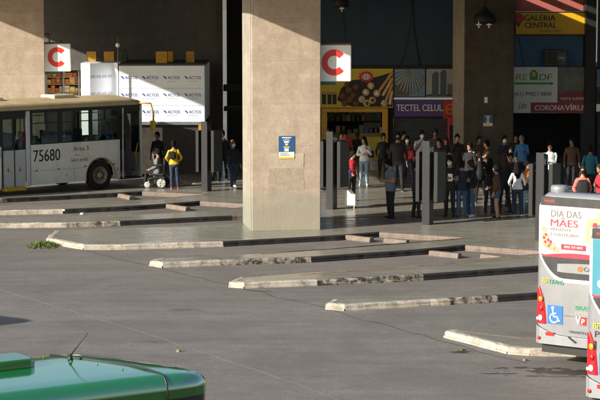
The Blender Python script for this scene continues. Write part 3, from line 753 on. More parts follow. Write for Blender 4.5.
# ------------------------------------------------------------------ kiosk wrapped in printed sheeting
WRAP = mat('printed_wrap', (.80, .84, .90), .45, var=.05, scale=1.5, bump=.15, bscale=3)
LOGO = mat('logo_blue', (.05, .08, .34), .5); FAINT = mat('faint_print', (.42, .46, .52), .5)
KY = 73.0
ka, kb = W(118.5, 65.5, KY), W(205, 122, KY)
kw, kz0, kz1 = kb.x - ka.x, kb.z, ka.z
kt = thing('wrapped_kiosk', (ka.x, KY, Z), 'large kiosk wrapped in white sheeting printed with blue ACTOS logos', 'kiosk')
b = MB(); b.box((0, 0, kz0 - Z), (kw, 4.0, kz1 - Z), WRAP); b.build('front_sheeting', kt, .02)
b = MB(); b.box((.06, .12, 0), (kw - .06, 4, kz0 - Z - .001), mat('kiosk_dark_wall', (.045, .038, .030), .5, var=.3)); b.build('lower_wall', kt)
b = MB(); b.box((.04, -.03, kz0 - Z - .10), (kw - .04, .1, kz0 - Z - .002), GREYM); b.build('sill_bar', kt)
b = MB(); b.box((.0, -.02, kz1 - Z + .002), (kw + .02, 4.02, kz1 - Z + .07), STEEL); b.build('roof_edge', kt)
b = MB(); b.tube([(kw - .12, -.06, 0), (kw - .12, -.06, kz0 - Z - .1)], .05, STEEL, 10); b.build('post', kt)
b = MB(); b.box((kw - .24, -.13, kz0 - Z - .5), (kw - .01, -.112, kz0 - Z - .08), AMBER); b.build('yellow_guard', kt)
aw, az1 = 1.44, W(98, 63.8, KY).z
ax = W(79, 70, KY).x - ka.x
def fx(px): return W(px, 70, KY).x - ka.x
b = MB(); b.prism([(ax, .62), (fx(89), .30), (fx(110), 1.02), (-.003, .72), (-.003, 4.0), (ax, 4.0)], lambda a, c: Vector((a, c, 0)), lambda a, c: Vector((a, c, az1 - Z)), WRAP); b.build('side_sheeting', kt)
def logo_rows(x0, x1, rows, y, step, w, h, first, faint=True, name='logo_print', par=kt):
    b = MB(); V, F_ = glyphs('ACTOS', .02)
    for rz in rows:
        x = first
        while x < x1 - .05:
            if x + w * 1.45 < x1 and x > x0:
                put_text(b, 'ACTOS', LOGO, (x + w * .40, y, rz), (1, 0, 0), (0, 0, 1), w, h, .02)
                b.add([(x, y, rz + h), (x + w * .14, y, rz + h), (x + w * .3, y, rz + h * .5), (x + w * .3, y, rz - .1 * h), (x + w * .15, y, rz + h * .35)], [(0, 1, 2, 3, 4)], LOGO)
                b.add([(x + w * .3, y, rz - h * .75), (x + w * 1.2, y, rz - h * .75), (x + w * 1.2, y, rz - h * .6), (x + w * .3, y, rz - h * .6)], [(0, 1, 2, 3)], FAINT)
            x += step
        x = x0 + .03
        while faint and x < x1 - .1:
            b.add([(x, y, rz - h * 3.0), (x + .07, y, rz - h * 3.0), (x + .07, y, rz - h * 2.8), (x, y, rz - h * 2.8)], [(0, 1, 2, 3)], FAINT); x += .11
    return b.build(name, par)
rows = [W(150, a, KY).z - Z - .06 for a in (77.5, 94.8, 111.8)]
logo_rows(.0, kw, rows, -.003, .775, .44, .115, .06)
b = MB(); p0_, p1_ = Vector((fx(89), .30, 0)), Vector((fx(110), 1.02, 0)); dr = (p1_ - p0_).normalized(); nr_ = Vector((dr.y, -dr.x, 0))
for rz in rows[:2]:
    for i in range(4): put_text(b, 'ACTOS', LOGO, p0_ + dr * (.04 + .26 * i) + nr_ * .004 + Vector((0, 0, rz + .02)), dr, (0, 0, 1), .20, .10)
b.build('side_logo_print', kt)
for (x0, x1, y0, y1, dy) in ((86.5, 96, 51.5, 63.5, 2.2), (104, 114, 51.5, 63.5, 2.2), (156, 167, 51.5, 64, .6), (167.6, 173, 51.5, 64, 2.0), (186, 194, 51.5, 64, 1.2)):
    p0, p1 = W(x0, y1, KY + dy), W(x1, y0, KY + dy)
    b = MB(); b.box((0, 0, 0), (p1.x - p0.x, .4, p1.z - (kz1 + .07)), AMBER); b.box((-.004, .03, -.0), (-.0005, .37, p1.z - kz1 - .1), CONC_PALE)
    where = {86.5: 'leftmost of the amber blocks on the kiosk roof', 104: 'amber block on the kiosk roof, second from the left', 156: 'widest amber block, standing on the kiosk roof past the pole', 167.6: 'narrow amber block touching the widest one on the kiosk roof', 186: 'rightmost small amber block on the kiosk roof'}[x0]
    tag(b.build('amber_block', None, .01, (p0.x, KY + dy, kz1 + .071)), where, 'block', 'amber blocks on the kiosk roof')
p0 = W(124, 64, KY + 1.2); b = MB(); b.box((-.11, 0, 0), (.11, .25, .42), BLACK); b.tube([(0, .12, .42), (0, .12, .5)], .04, BLACK, 8)
tag(b.build('loudspeaker', None, .015, (p0.x, KY + 1.2, kz1 + .071)), 'small black loudspeaker box on the kiosk roof beside the pole', 'speaker')
p0 = W(119.3, 180, KY - .25)
t = thing('camera_pole', (p0.x, KY - .25, Z), 'thin grey pole with a white globe camera in front of the kiosk', 'pole')
zt = W(119, 38, KY - .25).z - Z
b = MB(); b.tube([(0, 0, 0), (0, 0, zt)], [.035, .022], GREYM, 10); b.build('mast', t)
b = MB(); b.ell((0, -.04, W(119, 45, KY - .25).z - Z), (.085, .085, .085), WHITE); b.build('globe_camera', t)
b = MB(); b.box((-.05, -.04, zt - .02), (.05, .04, zt + .07), STEEL); b.build('junction_box', t)

# ------------------------------------------------------------------ news stall left of the kiosk
NY = 75.6
n0, n1 = W(46, 100, NY), W(79.5, 70, NY)
t = thing('news_stall', (n0.x, NY, Z), 'open stall with shelves of bright packets behind the grey bus', 'stall')
wn_ = n1.x - n0.x; zt = W(60, 71, NY).z - Z
b = MB()
for x_ in (0, wn_ * .5, wn_ - .06): b.box((x_, 0, 0), (x_ + .06, .06, zt), GREYM)
b.build('uprights', t)
shelves = [W(60, a, NY).z - Z for a in (99.5, 92, 84, 77)]
for z_ in shelves:
    b = MB(); b.box((-.02, .061, z_ - .03), (wn_ + .02, .6, z_), mat('shelf_board', (.35, .27, .17), .6)); b.build('shelf', t)
b = MB(); b.box((-.02, .605, 0), (wn_ + .02, .65, zt), mat('stall_back', (.25, .12, .05), .7)); b.build('back_panel', t)
cols = [(.62, .27, .03), (.66, .46, .06), (.52, .08, .04), (.68, .60, .42), (.35, .14, .05), (.62, .36, .10)]
cn = ['orange', 'yellow', 'red', 'cream', 'brown', 'tan']
rn = random.Random(3); groups = []
for si, z_ in enumerate(shelves):
    x_ = .02
    while x_ < wn_ - .16:
        w_ = rn.uniform(.13, .24); h_ = rn.uniform(.14, .24); c_ = rn.randrange(6)
        b = MB(); b.box((0, 0, 0), (w_ - .02, .16, h_), mat('packet_' + cn[c_], cols[c_], .5, var=.35, scale=10)); b.box((.02, -.003, h_ * .35), (w_ - .04, -.0005, h_ * .7), mat('packet_' + cn[(c_ + 2) % 6], cols[(c_ + 2) % 6], .5, var=.35, scale=10))
        tag(b.build('goods_packet', None, .006, (n0.x + x_, NY + .10, Z + z_ + .001)), '%s packet with a %s band on a shelf of the open stall' % (cn[c_], cn[(c_ + 2) % 6]), 'packet', 'packets on the stall shelves')
        x_ += w_

# ------------------------------------------------------------------ steel totems
TOT = mat('totem_steel', (.026, .027, .029), .55, 0., var=.25, scale=3, stretch=(1, 1, .3), spec=.2)
TOTD = mat('totem_dark', (.028, .028, .03), .4, .2, var=.2)
def totem(px, py, top, label, num, ang=58, back=True):
    b0 = G(px, py, Z); hgt = W(px, top, b0.y).z - Z
    t = thing('boarding_totem', b0, label, 'totem', R(ang))
    # local: +x along the broad faces, y across; the lit narrow edge looks towards -x
    b = MB(); b.prism([(-.13, -.12), (.13, -.12), (.13, .12), (-.13, .12)], lambda a, c: Vector((a, c, 0)), lambda a, c: Vector((a, c, hgt - .04 - .25 * a)), TOT); b.build('post', t, .008)
    b = MB(); b.box((-.125, -.1245, .02), (.1245, -.1206, hgt - .12), TOTD); b.build('post_cover', t)
    for sgn in ((1, -1) if back else (1,)):
        y0 = -.34 if sgn == 1 else .18; x0 = -.05 if sgn == 1 else -.2
        b = MB(); b.box((x0, y0, hgt * .28), (x0 + .52, y0 + .10, hgt * .865), TOTD)
        pn = b.build('display_panel', t, .008)
        b = MB(); b.box((x0 - .012, y0 - .006, hgt * .275), (x0 - .0005, y0 + .106, hgt * .87), TOT); b.build('edge_trim', pn)
        b = MB()
        for z_ in (.4, .78): b.box((x0 + .1, (y0 + .1005) if sgn == 1 else .1205, hgt * z_), (x0 + .16, -.1245 if sgn == 1 else y0 - .0005, hgt * z_ + .05), STEEL)
        b.build('bracket', t)
    if num:
        b = MB(); put_text(b, num, WHITE, (-.10, -.128, hgt - .33), (1, 0, 0), (0, 0, 1), .20, .14, .03); b.build('number', t)
    return t
totem(206.5, 191, 121, 'tall dark steel totem by the end of the wrapped kiosk', None)
totem(331.5, 209, 131, 'tall dark steel totem just right of the big sunlit column', '9')
totem(427.5, 224.3, 140.5, 'tall dark steel totem numbered 10 among the queue', '10')
totem(541, 240, 152, 'tall dark steel totem numbered 11 behind the nearest silver buses', '11')
b0 = W(541, 240, 50)

# ------------------------------------------------------------------ concrete wheel stops at the heads of the bays
def stop(a, b, label, w=.22, h=.13):
    a, b = G(*a, .05), G(*b, .05); a.z = b.z = 0; d = (b - a); L = d.length
    m = MB(); m.prism([(-w / 2, 0), (w / 2, 0), (w * .36, h), (-w * .36, h)], lambda u, v: Vector((0, u, v)), lambda u, v: Vector((L, u, v)), K_P)
    o = m.build('wheel_stop', None, .015, a, math.atan2(d.y, d.x)); return tag(o, label, 'wheel stop', 'concrete wheel stops at the bay heads')
stop((430.5, 253.5), (460, 256.5), 'pale concrete wheel stop in the bay below the totem numbered 10')
stop((482, 257), (503, 259.5), 'short low wheel stop remnant at the right end of that bay, nearest the silver buses')
stop((345, 237.5), (372, 240.5), 'pale concrete wheel stop in the bay just right of the tall column')
stop((385, 241), (408, 243), 'low white wheel stop remnant right of the one beside the tall column')
stop((168, 206.5), (188, 209.5), 'grey wheel stop left of the tall column, in the nearer bay')
stop((120, 195.8), (132, 198.5), 'grey wheel stop in front of the wheelchair user')

# ------------------------------------------------------------------ grass tufts, litter
GR = mat('grass_blade', (.10, .16, .03), .7, var=.5, scale=9); GR2 = mat('dry_grass_blade', (.20, .18, .06), .8, var=.3)
def tuft(c, rx, ry, n_, hmax, label, seed):
    rr = random.Random(seed); m = MB()
    for i in range(n_):
        a = rr.uniform(0, 6.28); k = math.sqrt(rr.random()); x_, y_ = math.cos(a) * k * rx, math.sin(a) * k * ry
        cl_ = .45 + .9 * abs(noise.noise(Vector((x_ * 4.5, y_ * 3, seed)))) + .3 * rr.random()
        if noise.noise(Vector((x_ * 5, y_ * 3.2, seed + 4))) < -.12: continue
        h_ = hmax * (1.05 - .75 * k) * rr.uniform(.35, 1) * cl_; d = Vector((rr.uniform(-1, 1), rr.uniform(-1, 1), 0)).normalized(); q = Vector((-d.y, d.x, 0)) * rr.uniform(.006, .014)
        p_ = Vector((x_, y_, 0)); l = d * h_ * rr.uniform(.2, .9)
        m.add([p_ - q, p_ + q, p_ + l * .5 + Vector((0, 0, h_ * .65)) + q * .8, p_ + l * .5 + Vector((0, 0, h_ * .65)) - q * .8, p_ + l + Vector((0, 0, h_))], [(0, 1, 2, 3), (3, 2, 4)], GR if rr.random() < .68 else GR2)
    return tag(m.build('grass_tuft', None, 0, c), label, 'grass tuft')
tuft(G(44, 246), .46, .75, 1300, .24, 'green grass tuft growing at the tip of the platform kerb', 1)
tuft(G(464, 350), .10, .12, 110, .07, 'tiny grass tuft in a crack beside the nearest kerb', 2)
rr = random.Random(11)
def litter(px, py, z, m, s, label, cat='litter', name='litter_scrap'):
    c = G(px, py, z); mb = MB(); P = [(math.cos(a) * s * rr.uniform(.6, 1.2), math.sin(a) * s * rr.uniform(.6, 1.2)) for a in (0, 1, 2.1, 3.2, 4.2, 5.3)]
    mb.prism(P, lambda a, b: Vector((a, b, .002)), lambda a, b: Vector((a * .7, b * .7, .03 + abs(a) * .5)), m)
    return tag(mb.build(name, None, 0, c), label, cat)
litter(82, 214.5, 0, WHITE, .09, 'white scrap of litter under the black kerb of the left bays')
litter(110, 0 + 216.5, 0, WHITE, .04, 'tiny white scrap in the lane below the parked bus')
litter(64, 210.8, Z, WHITE, .06, 'white scrap lying on the kerb end left of the dark kerb')
litter(178, 352, 0, mat('leaf_litter', (.3, .22, .12), .8), .05, 'dry leaf lying on the asphalt past the green roof')
litter(525, 361, 0, K_P, .04, 'pebble at the left end of the dark oil stain')
# ------------------------------------------------------------------ buses
TYRE = mat('tyre_rubber', (.018, .017, .016), .85, var=.3, scale=12, bump=.3)
RIMB = mat('rim_beige', (.36, .30, .22), .55, .2, var=.4, scale=9)
RIMG = mat('rim_grey', (.30, .30, .31), .4, .6, var=.2)
RUBBER = mat('window_rubber', (.014, .014, .015), .5, var=.2)
BGREY = mat('bus_grey_paint', (.80, .80, .74), .38, var=.08, scale=2.2, coat=.2, tint=(.74, .72, .64))
BTAN = mat('bus_roof_tan', (.60, .49, .28), .5, var=.16, scale=1.2, tint=(.50, .40, .24))
ALU = mat('aluminium', (.55, .56, .58), .32, .4, var=.12)
SEATB = mat('seat_blue', (.03, .09, .22), .7, var=.2)
BUSIN = mat('bus_interior', (.10, .10, .10), .7, var=.2)
YELP = mat('handrail_yellow', (.60, .40, .02), .45, var=.15)
DECAL = mat('decal_black', (.012, .012, .013), .5)
REFR = mat('reflector_red', (.55, .02, .015), .3); REFW = mat('reflector_white', (.7, .7, .7), .3)
def glass(name, tint, dens):
    m = bpy.data.materials.new(name); m.use_nodes = True; nt = m.node_tree; nt.nodes.remove(nt.nodes['Principled BSDF'])
    out = nt.nodes['Material Output']
    gl = node(nt, 'ShaderNodeBsdfGlossy'); gl.inputs['Roughness'].default_value = .03; gl.inputs['Color'].default_value = (.9, .95, 1, 1)
    tr = node(nt, 'ShaderNodeBsdfTransparent'); tr.inputs['Color'].default_value = (*[c * dens for c in tint], 1)
    fr = node(nt, 'ShaderNodeFresnel'); fr.inputs['IOR'].default_value = 1.5
    mx = node(nt, 'ShaderNodeMixShader'); nt.links.new(fr.outputs[0], mx.inputs[0]); nt.links.new(tr.outputs[0], mx.inputs[1]); nt.links.new(gl.outputs[0], mx.inputs[2])
    nt.links.new(mx.outputs[0], out.inputs[0]); return m
GLS = glass('bus_glass', (.75, .82, .80), .72)
DGL = mat('dark_glass', (.012, .014, .016), .06, var=.1, spec=.6)
LXM = Vector((1, 0, 0)); UPV = Vector((0, 0, 1))

def wheel(par, x, y, r, side, rim, n_bolt=10):
    """side -1: outer face towards -y"""
    o = Vector((x, y, r)); ax = Vector((0, side, 0))
    b = MB(); b.lathe([(r * .60, .01), (r * .66, .03), (r * .9, .035), (r * .985, .0), (r, -.04), (r, -.22), (r * .93, -.27), (r * .6, -.27)], o, ax, TYRE, 32)
    w = b.build('wheel', par)
    b = MB(); b.lathe([(r * .61, .012), (r * .6, .03), (r * .55, .02), (r * .52, -.06), (r * .40, -.075), (r * .33, -.02), (r * .24, -.005), (r * .22, .055), (r * .10, .075), (.001, .075)], o, ax, rim, 28)
    b.build('rim', w)
    b = MB()
    for i in range(n_bolt):
        a = 2 * math.pi * i / n_bolt; c = o + Vector((math.cos(a) * r * .29, 0, math.sin(a) * r * .29))
        b.lathe([(.022, -.02), (.022, .03), (.012, .035)], c, ax, TYRE if rim is RIMB else STEEL, 6, False)
        c2 = o + Vector((math.cos(a + .3) * r * .45, 0, math.sin(a + .3) * r * .45))
        b.lathe([(.03, -.066), (.03, -.058), (.001, -.058)], c2, ax, RUBBER, 8, False)
    b.build('wheel_nuts', w)
    return w
def arch(xc, zc, r, z0, n_=12):
    a0 = math.asin((z0 - zc) / r)
    return [(xc + r * math.cos(math.pi - a0 - (math.pi - 2 * a0) * i / n_), zc + r * math.sin(math.pi - a0 - (math.pi - 2 * a0) * i / n_)) for i in range(n_ + 1)]

def roof_rings(L, hw, zb, zt, x_list, crown=.06):
    rr = []
    for x, k, dz in x_list:
        w = hw * k
        rr.append([Vector((x, y, z - dz * ((z - zb) / (zt - zb)))) for y, z in ((-w, zb), (-w - .0, zb + .10), (-w + .06, zb + .20), (-w + .18, zt - .04), (-w + .45, zt), (0, zt + crown), (w - .45, zt), (w - .18, zt - .04), (w - .06, zb + .20), (w, zb + .10), (w, zb))])
    return rr

def city_bus():
    L, HW = 12.0, 1.25
    t = thing('city_bus', (-15.26, 62.98, 0), 'grey city bus with tan roof numbered 75680, its front door open', 'bus', R(41.6))
    zs, zw, zt, zr = .34, 1.70, 2.80, 2.88                 # skirt, window sill, window top, gutter
    y1 = -HW; th = .05
    side = lambda yy: (lambda a, b: Vector((a, yy, b)))
    # right flank panels: rear part, between the doors, thin nose pillar
    b = MB()
    b.prism([(0.05, zs), (2.75, zs)] + arch(3.4, .5, .62, zs + .001) + [(4.05, zs), (6.06, zs), (6.06, zw), (0.05, zw)], side(y1), side(y1 + th), BGREY)
    b.prism([(7.23, zs), (9.48, zs)] + arch(10.06, .5, .60, zs + .001) + [(10.68, zs), (10.93, zs), (10.93, zw), (7.23, zw)], side(y1), side(y1 + th), BGREY)
    b.build('right_flank', t, .006)
    b = MB(); b.prism([(0.05, zs), (11.9, zs), (11.9, zw), (0.05, zw)], side(HW - th), side(HW), BGREY); b.build('left_flank', t, .006)
    # wheel arch trims
    b = MB()
    for xc in (3.4, 10.08):
        P = arch(xc, .5, .61, .36, 16); b.tube([Vector((p[0], y1 - .012, p[1])) for p in P], .022, mat('arch_trim', (.33, .25, .16), .6, var=.3), 8)
    b.build('arch_trim', t)
    # window band
    b = MB()
    b.box((0.02, y1 + .004, zt), (L - .12, y1 + th, zr), RUBBER); b.box((0.02, HW - th, zt), (L - .12, HW - .004, zr), RUBBER)
    for x0, x1 in ((0.02, .1), (1.2, 1.3), (2.4, 2.5), (3.6, 3.7), (4.8, 4.9), (5.98, 6.1), (8.395, 8.485), (9.665, 9.735), (10.88, 11.04), (7.21, 7.27)):
        b.box((x0, y1 + .004, zw), (x1, y1 + th, zt - .0005), RUBBER)
    for i in range(9): b.box((.05 + i * 1.35, HW - th, zw), (.17 + i * 1.35, HW - .004, zt - .0005), RUBBER)
    b.build('window_pillars', t)
    for (x0, x1) in ((.1, 1.2), (1.3, 2.4), (2.5, 3.6), (3.7, 4.8), (4.9, 5.98), (7.27, 8.395), (8.485, 9.665), (9.735, 10.88)):
        b = MB(); q = .035
        for r_ in ((x0 + .0005, zw + .001, x0 + q, zt - .001), (x1 - q, zw + .001, x1 - .0005, zt - .001), (x0 + q + .0005, zw + .001, x1 - q - .0005, zw + q), (x0 + q + .0005, zt - q, x1 - q - .0005, zt - .001), (x0 + q + .0005, zt - .40, x1 - q - .0005, zt - .37), ((x0 + x1) / 2 - .012, zt - .3695, (x0 + x1) / 2 + .012, zt - q - .0005)):
            b.box((r_[0], y1 - .004, r_[1]), (r_[2], y1 + .045, r_[3]), RUBBER)
        wd = b.build('window', t)
        b = MB(); b.box((x0 + q, y1 + .016, zw + q), (x1 - q, y1 + .020, zt - q), GLS); b.build('pane', wd)
    b = MB()
    for i in range(8): b.box((.18 + i * 1.35, HW - .03, zw + .02), (.05 + (i + 1) * 1.35 - .01, HW - .026, zt - .02), GLS)
    b.build('left_glazing', t)
    # roof with its hatches
    xs = [(0, .9, .10), (.12, .98, .03), (.35, 1, 0), (4, 1, 0), (8, 1, 0), (11.3, 1, 0), (11.62, .99, .02), (11.82, .97, .07), (11.94, .93, .15), (12.0, .88, .22)]
    b = MB(); b.loft(roof_rings(L, HW + .012, zr, 3.13, xs, .07), BTAN); rf = b.build('roof', t)
    for x in (2.6, 6.3, 9.2):
        b = MB(); b.loft([[Vector((x + a * s, c * s, z)) for a, c in ((-.42, -.42), (.42, -.42), (.42, .42), (-.42, .42))] for s, z in ((1, 3.14), (1, 3.25), (.9, 3.28))], mat('hatch_cream', (.55, .48, .36), .5, var=.15), smooth=False); b.build('roof_hatch', rf, .02)
    # nose and tail
    FRM = mat('bus_front_paint', (.38, .38, .35), .4, var=.1)
    b = MB(); out = lambda x, k=1.0, z0=zs, z1=1.35: [Vector((x, -HW * k, z0)), Vector((x + .10, -HW * k * .6, z0)), Vector((x + .12, 0, z0)), Vector((x + .10, HW * k * .6, z0)), Vector((x, HW * k, z0))]
    def nose(z0, z1, m, name, x=11.92, par=t):
        b = MB(); n_ = [(x - .05, -HW), (x + .02, -HW * .93), (x + .09, -HW * .5), (x + .1, 0), (x + .09, HW * .5), (x + .02, HW * .93), (x - .05, HW), (x - .10, HW), (x - .10, -HW)]
        b.prism(n_, lambda a, c: Vector((a, c, z0)), lambda a, c: Vector((a, c, z1)), m); return b.build(name, par)
    nose(zs, 1.20, FRM, 'front_panel'); nose(1.2005, 2.45, DGL, 'windscreen'); nose(2.4505, zr - .001, RUBBER, 'destination_box')
    b = MB(); b.box((0, -HW + .02, zs), (.05, HW - .02, zr), BGREY); b.build('rear_panel', t)
    # floor, ceiling lining, seats, poles
    b = MB(); b.box((.06, -HW + .06, .86), (10.9, HW - .06, .92), BUSIN); b.box((10.901, -.9, .55), (11.8, HW - .06, .60), BUSIN); b.build('floor', t)
    b = MB(); b.box((.1, -HW + .06, zr - .06), (11.8, HW - .06, zr - .02), BUSIN); b.build('ceiling_lining', t)
    for x in (.9, 1.8, 2.7, 3.6, 4.5, 7.6, 8.4, 9.3):
        for y in (-.98, -.55, .55, .98):
            if x < 7 and x > 5: continue
            b = MB(); b.box((x, y - .2, 1.30), (x + .42, y + .2, 1.38), SEATB); b.box((x - .06, y - .2, 1.38), (x + .0, y + .2, 1.98), SEATB); b.box((x + .1, y - .05, .92), (x + .2, y + .05, 1.299), STEEL); b.build('seat', t, .015)
    for x in (1.5, 4.9, 6.0, 7.35, 8.9, 10.6):
        b = MB(); b.tube([(x, -.45, .92), (x, -.45, zr - .06)], .02, YELP, 8); b.build('handrail', t)
    b = MB(); b.tube([(1, -.4, 2.62), (10.6, -.4, 2.62)], .016, YELP, 8); b.build('ceiling_rail', t)
    # driver's seat, wheel
    b = MB(); b.box((10.55, .45, 1.2), (11.0, .95, 1.3), SEATB); b.box((10.47, .45, 1.3), (10.55, .95, 2.0), SEATB); b.build('driver_seat', t, .02)
    # middle door: two closed leaves in a dark frame, yellow step below
    DOORP = mat('door_paint', (.52, .53, .52), .45, var=.12)
    b = MB(); b.box((6.065, y1 - .006, zs), (6.10, y1 + .06, zt - .001), RUBBER); b.box((6.1005, y1 - .006, 2.66), (7.02, y1 + .06, zt - .001), RUBBER); df = b.build('door_frame', t)
    for x0, x1 in ((6.10, 6.555), (6.565, 7.02)):
        b = MB(); b.box((x0, y1 + .01, zs), (x1, y1 + .04, 1.56), DOORP)
        for r_ in ((x0, 1.5605, x0 + .04, 2.66), (x1 - .04, 1.5605, x1, 2.66), (x0 + .0405, 2.6, x1 - .0405, 2.66)): b.box((r_[0], y1 + .008, r_[1]), (r_[2], y1 + .04, r_[3]), RUBBER)
        b.box((x0 + .0, y1 - .002, zs), (x0 + .03, y1 + .0095, 2.655), RUBBER); d_ = b.build('middle_door', t)
        b = MB(); b.box((x0 + .04, y1 + .02, 1.56), (x1 - .04, y1 + .024, 2.6), GLS); b.build('pane', d_)
        b = MB(); c = (x0 + x1) / 2; b.add([(c - .05, y1 + .007, .92), (c + .05, y1 + .007, .92), (c, y1 + .007, .80)], [(0, 1, 2)], REFR); b.box((c - .012, y1 + .004, .92), (c + .012, y1 + .007, 1.0), REFR); b.build('arrow_mark', d_)
    b = MB(); b.box((7.05, y1 - .02, zs - .02), (7.205, y1 + .05, zr - .03), ALU); b.build('door_pillar', t, .02)
    b = MB(); b.box((6.2, y1 - .06, .20), (7.0, y1 + .3, .33), YELP); b.build('entry_step', t, .01)
    # front door: open, leaf folded against the pillar
    b = MB(); b.box((11.045, y1 - .01, zs), (11.10, y1 + .05, zt - .001), ALU); b.box((11.80, y1 - .01, zs), (11.89, y1 + .05, zr - .02), ALU); b.build('front_door_frame', t, .01)
    b = MB(); b.box((11.1005, y1 - .004, 2.66), (11.7995, y1 + .05, zr - .03), RUBBER); b.build('front_door_header', t)
    b = MB(); b.box((11.105, y1 - .38, .42), (11.145, y1 - .06, 2.6), RUBBER); dl = b.build('front_door', t, .008)
    b = MB(); b.box((11.1455, y1 - .34, .9), (11.150, y1 - .1, 2.5), DGL); b.build('pane', dl)
    b = MB(); b.tube([(11.68, y1 + .03, .75), (11.62, y1 + .02, 1.15), (11.72, y1 + .02, 1.55)], .018, YELP, 8); b.build('grab_handle', t)
    b = MB(); b.box((10.95, y1 + .0, .30), (11.85, y1 + .35, .36), RUBBER); b.build('front_step', t)
    b = MB(); b.tube([(11.78, y1 + .02, 2.93), (12.2, y1 - .12, 2.90), (12.28, y1 - .16, 2.55), (12.27, y1 - .16, 2.2)], .032, YELP, 8); mr = b.build('mirror_arm', t)
    b = MB(); b.box((12.2, y1 - .28, 1.95), (12.29, y1 - .05, 2.3), YELP); b.build('mirror', mr, .02)
    b = MB(); b.box((.3, -HW + .2, .45), (11.0, HW - .2, .84), BLACK); b.build('chassis', t)
    # wheels
    for x in (3.4, 10.08): wheel(t, x, y1 + .03, .50, -1, RIMB); wheel(t, x, HW - .03, .50, 1, RIMB)
    # lettering and reflectors on the right flank
    yy = y1 - .003
    b = MB(); put_text(b, '75680', DECAL, (7.33, yy, 1.12), LXM, UPV, 1.08, .40, .012); b.build('fleet_number', t)
    b = MB(); put_text(b, 'Área 5', DECAL, (8.95, yy, 1.40), LXM, UPV, .66, .20); b.build('area_lettering', t)
    b = MB(); put_text(b, 'SÃO JOSÉ', DECAL, (8.86, yy, 1.02), LXM, UPV, .70, .13, .015); b.build('company_lettering', t)
    b = MB()
    for x in (7.4, 8.3, 9.4, 10.62, 5.4, 4.4):
        z = .80 if x < 9 else .83
        b.box((x, yy, z), (x + .09, yy + .0025, z + .05), REFR); b.box((x + .0905, yy, z), (x + .18, yy + .0025, z + .05), REFW)
    b.build('reflectors', t)
    b = MB(); b.box((8.62, yy, .58), (8.70, yy + .0025, .63), YELP); b.box((10.78, yy, .62), (10.84, yy + .0025, .70), YELP); b.box((9.0, yy, 1.245), (9.2, yy + .0025, 1.27), REFR); b.build('side_markers', t)
    b = MB(); b.box((7.24, y1 - .001, .805), (9.45, y1 - .0005, .812), RUBBER); b.box((8.98, y1 - .0012, .36), (8.988, y1 - .0007, .80), RUBBER); b.build('panel_seams', t)
    b = MB(); plate(b, rect(5.82, 1.35, 6.02, 1.6), BLUE, lambda u, v, d: Vector((u, y1 - d, v)), .001, .003); plate(b, disc(5.92, 1.46, .05), WHITE, lambda u, v, d: Vector((u, y1 - d, v)), .0035, .005); b.build('access_sticker', t)
    return t
city_bus()

# ---- silver buses seen from behind
SILV = mat('bus_silver', (.25, .262, .285), .38, .2, var=.14, scale=1.1, coat=.3, tint=(.245, .25, .258))
WHITEP = mat('white_rear_frame', (.46, .47, .48), .35, var=.05, coat=.3)
CHAR = mat('charcoal_panel', (.030, .032, .036), .35, var=.15)
LEDR = mat('led_red', (.85, .06, .03), .4, emit=.5)
LRED = mat('lamp_red', (.40, .012, .022), .22, var=.08, coat=.6)
LDEEP = mat('lamp_deep_red', (.62, .005, .005), .15, coat=1)
LAMB = mat('lamp_amber', (.82, .27, .01), .2, coat=1)
LWHT = mat('lamp_white', (.78, .72, .72), .2, coat=1)
ADW = mat('ad_white', (.55, .46, .43), .4, var=.07, scale=1.2)
ADP = mat('ad_peach', (.60, .30, .18), .4, var=.2, scale=3)
ADO = mat('ad_parcel', (.50, .33, .18), .5, var=.15, scale=3)
ADR = mat('ad_red', (.48, .02, .045), .4, var=.1)
ADM = mat('ad_maroon', (.28, .02, .05), .4); ADG = mat('ad_grey_ink', (.10, .10, .11), .5); ADC = mat('ad_crimson_ink', (.33, .03, .06), .5)
TEAL = mat('ad_teal', (.035, .22, .29), .4, var=.12, scale=1)
ACCB = mat('access_blue', (.015, .13, .52), .4, var=.05); GRN = mat('decal_green', (.03, .28, .13), .5); YDE = mat('decal_yellow', (.72, .55, .03), .5)
ORN = mat('emblem_orange', (.75, .12, .03), .4)

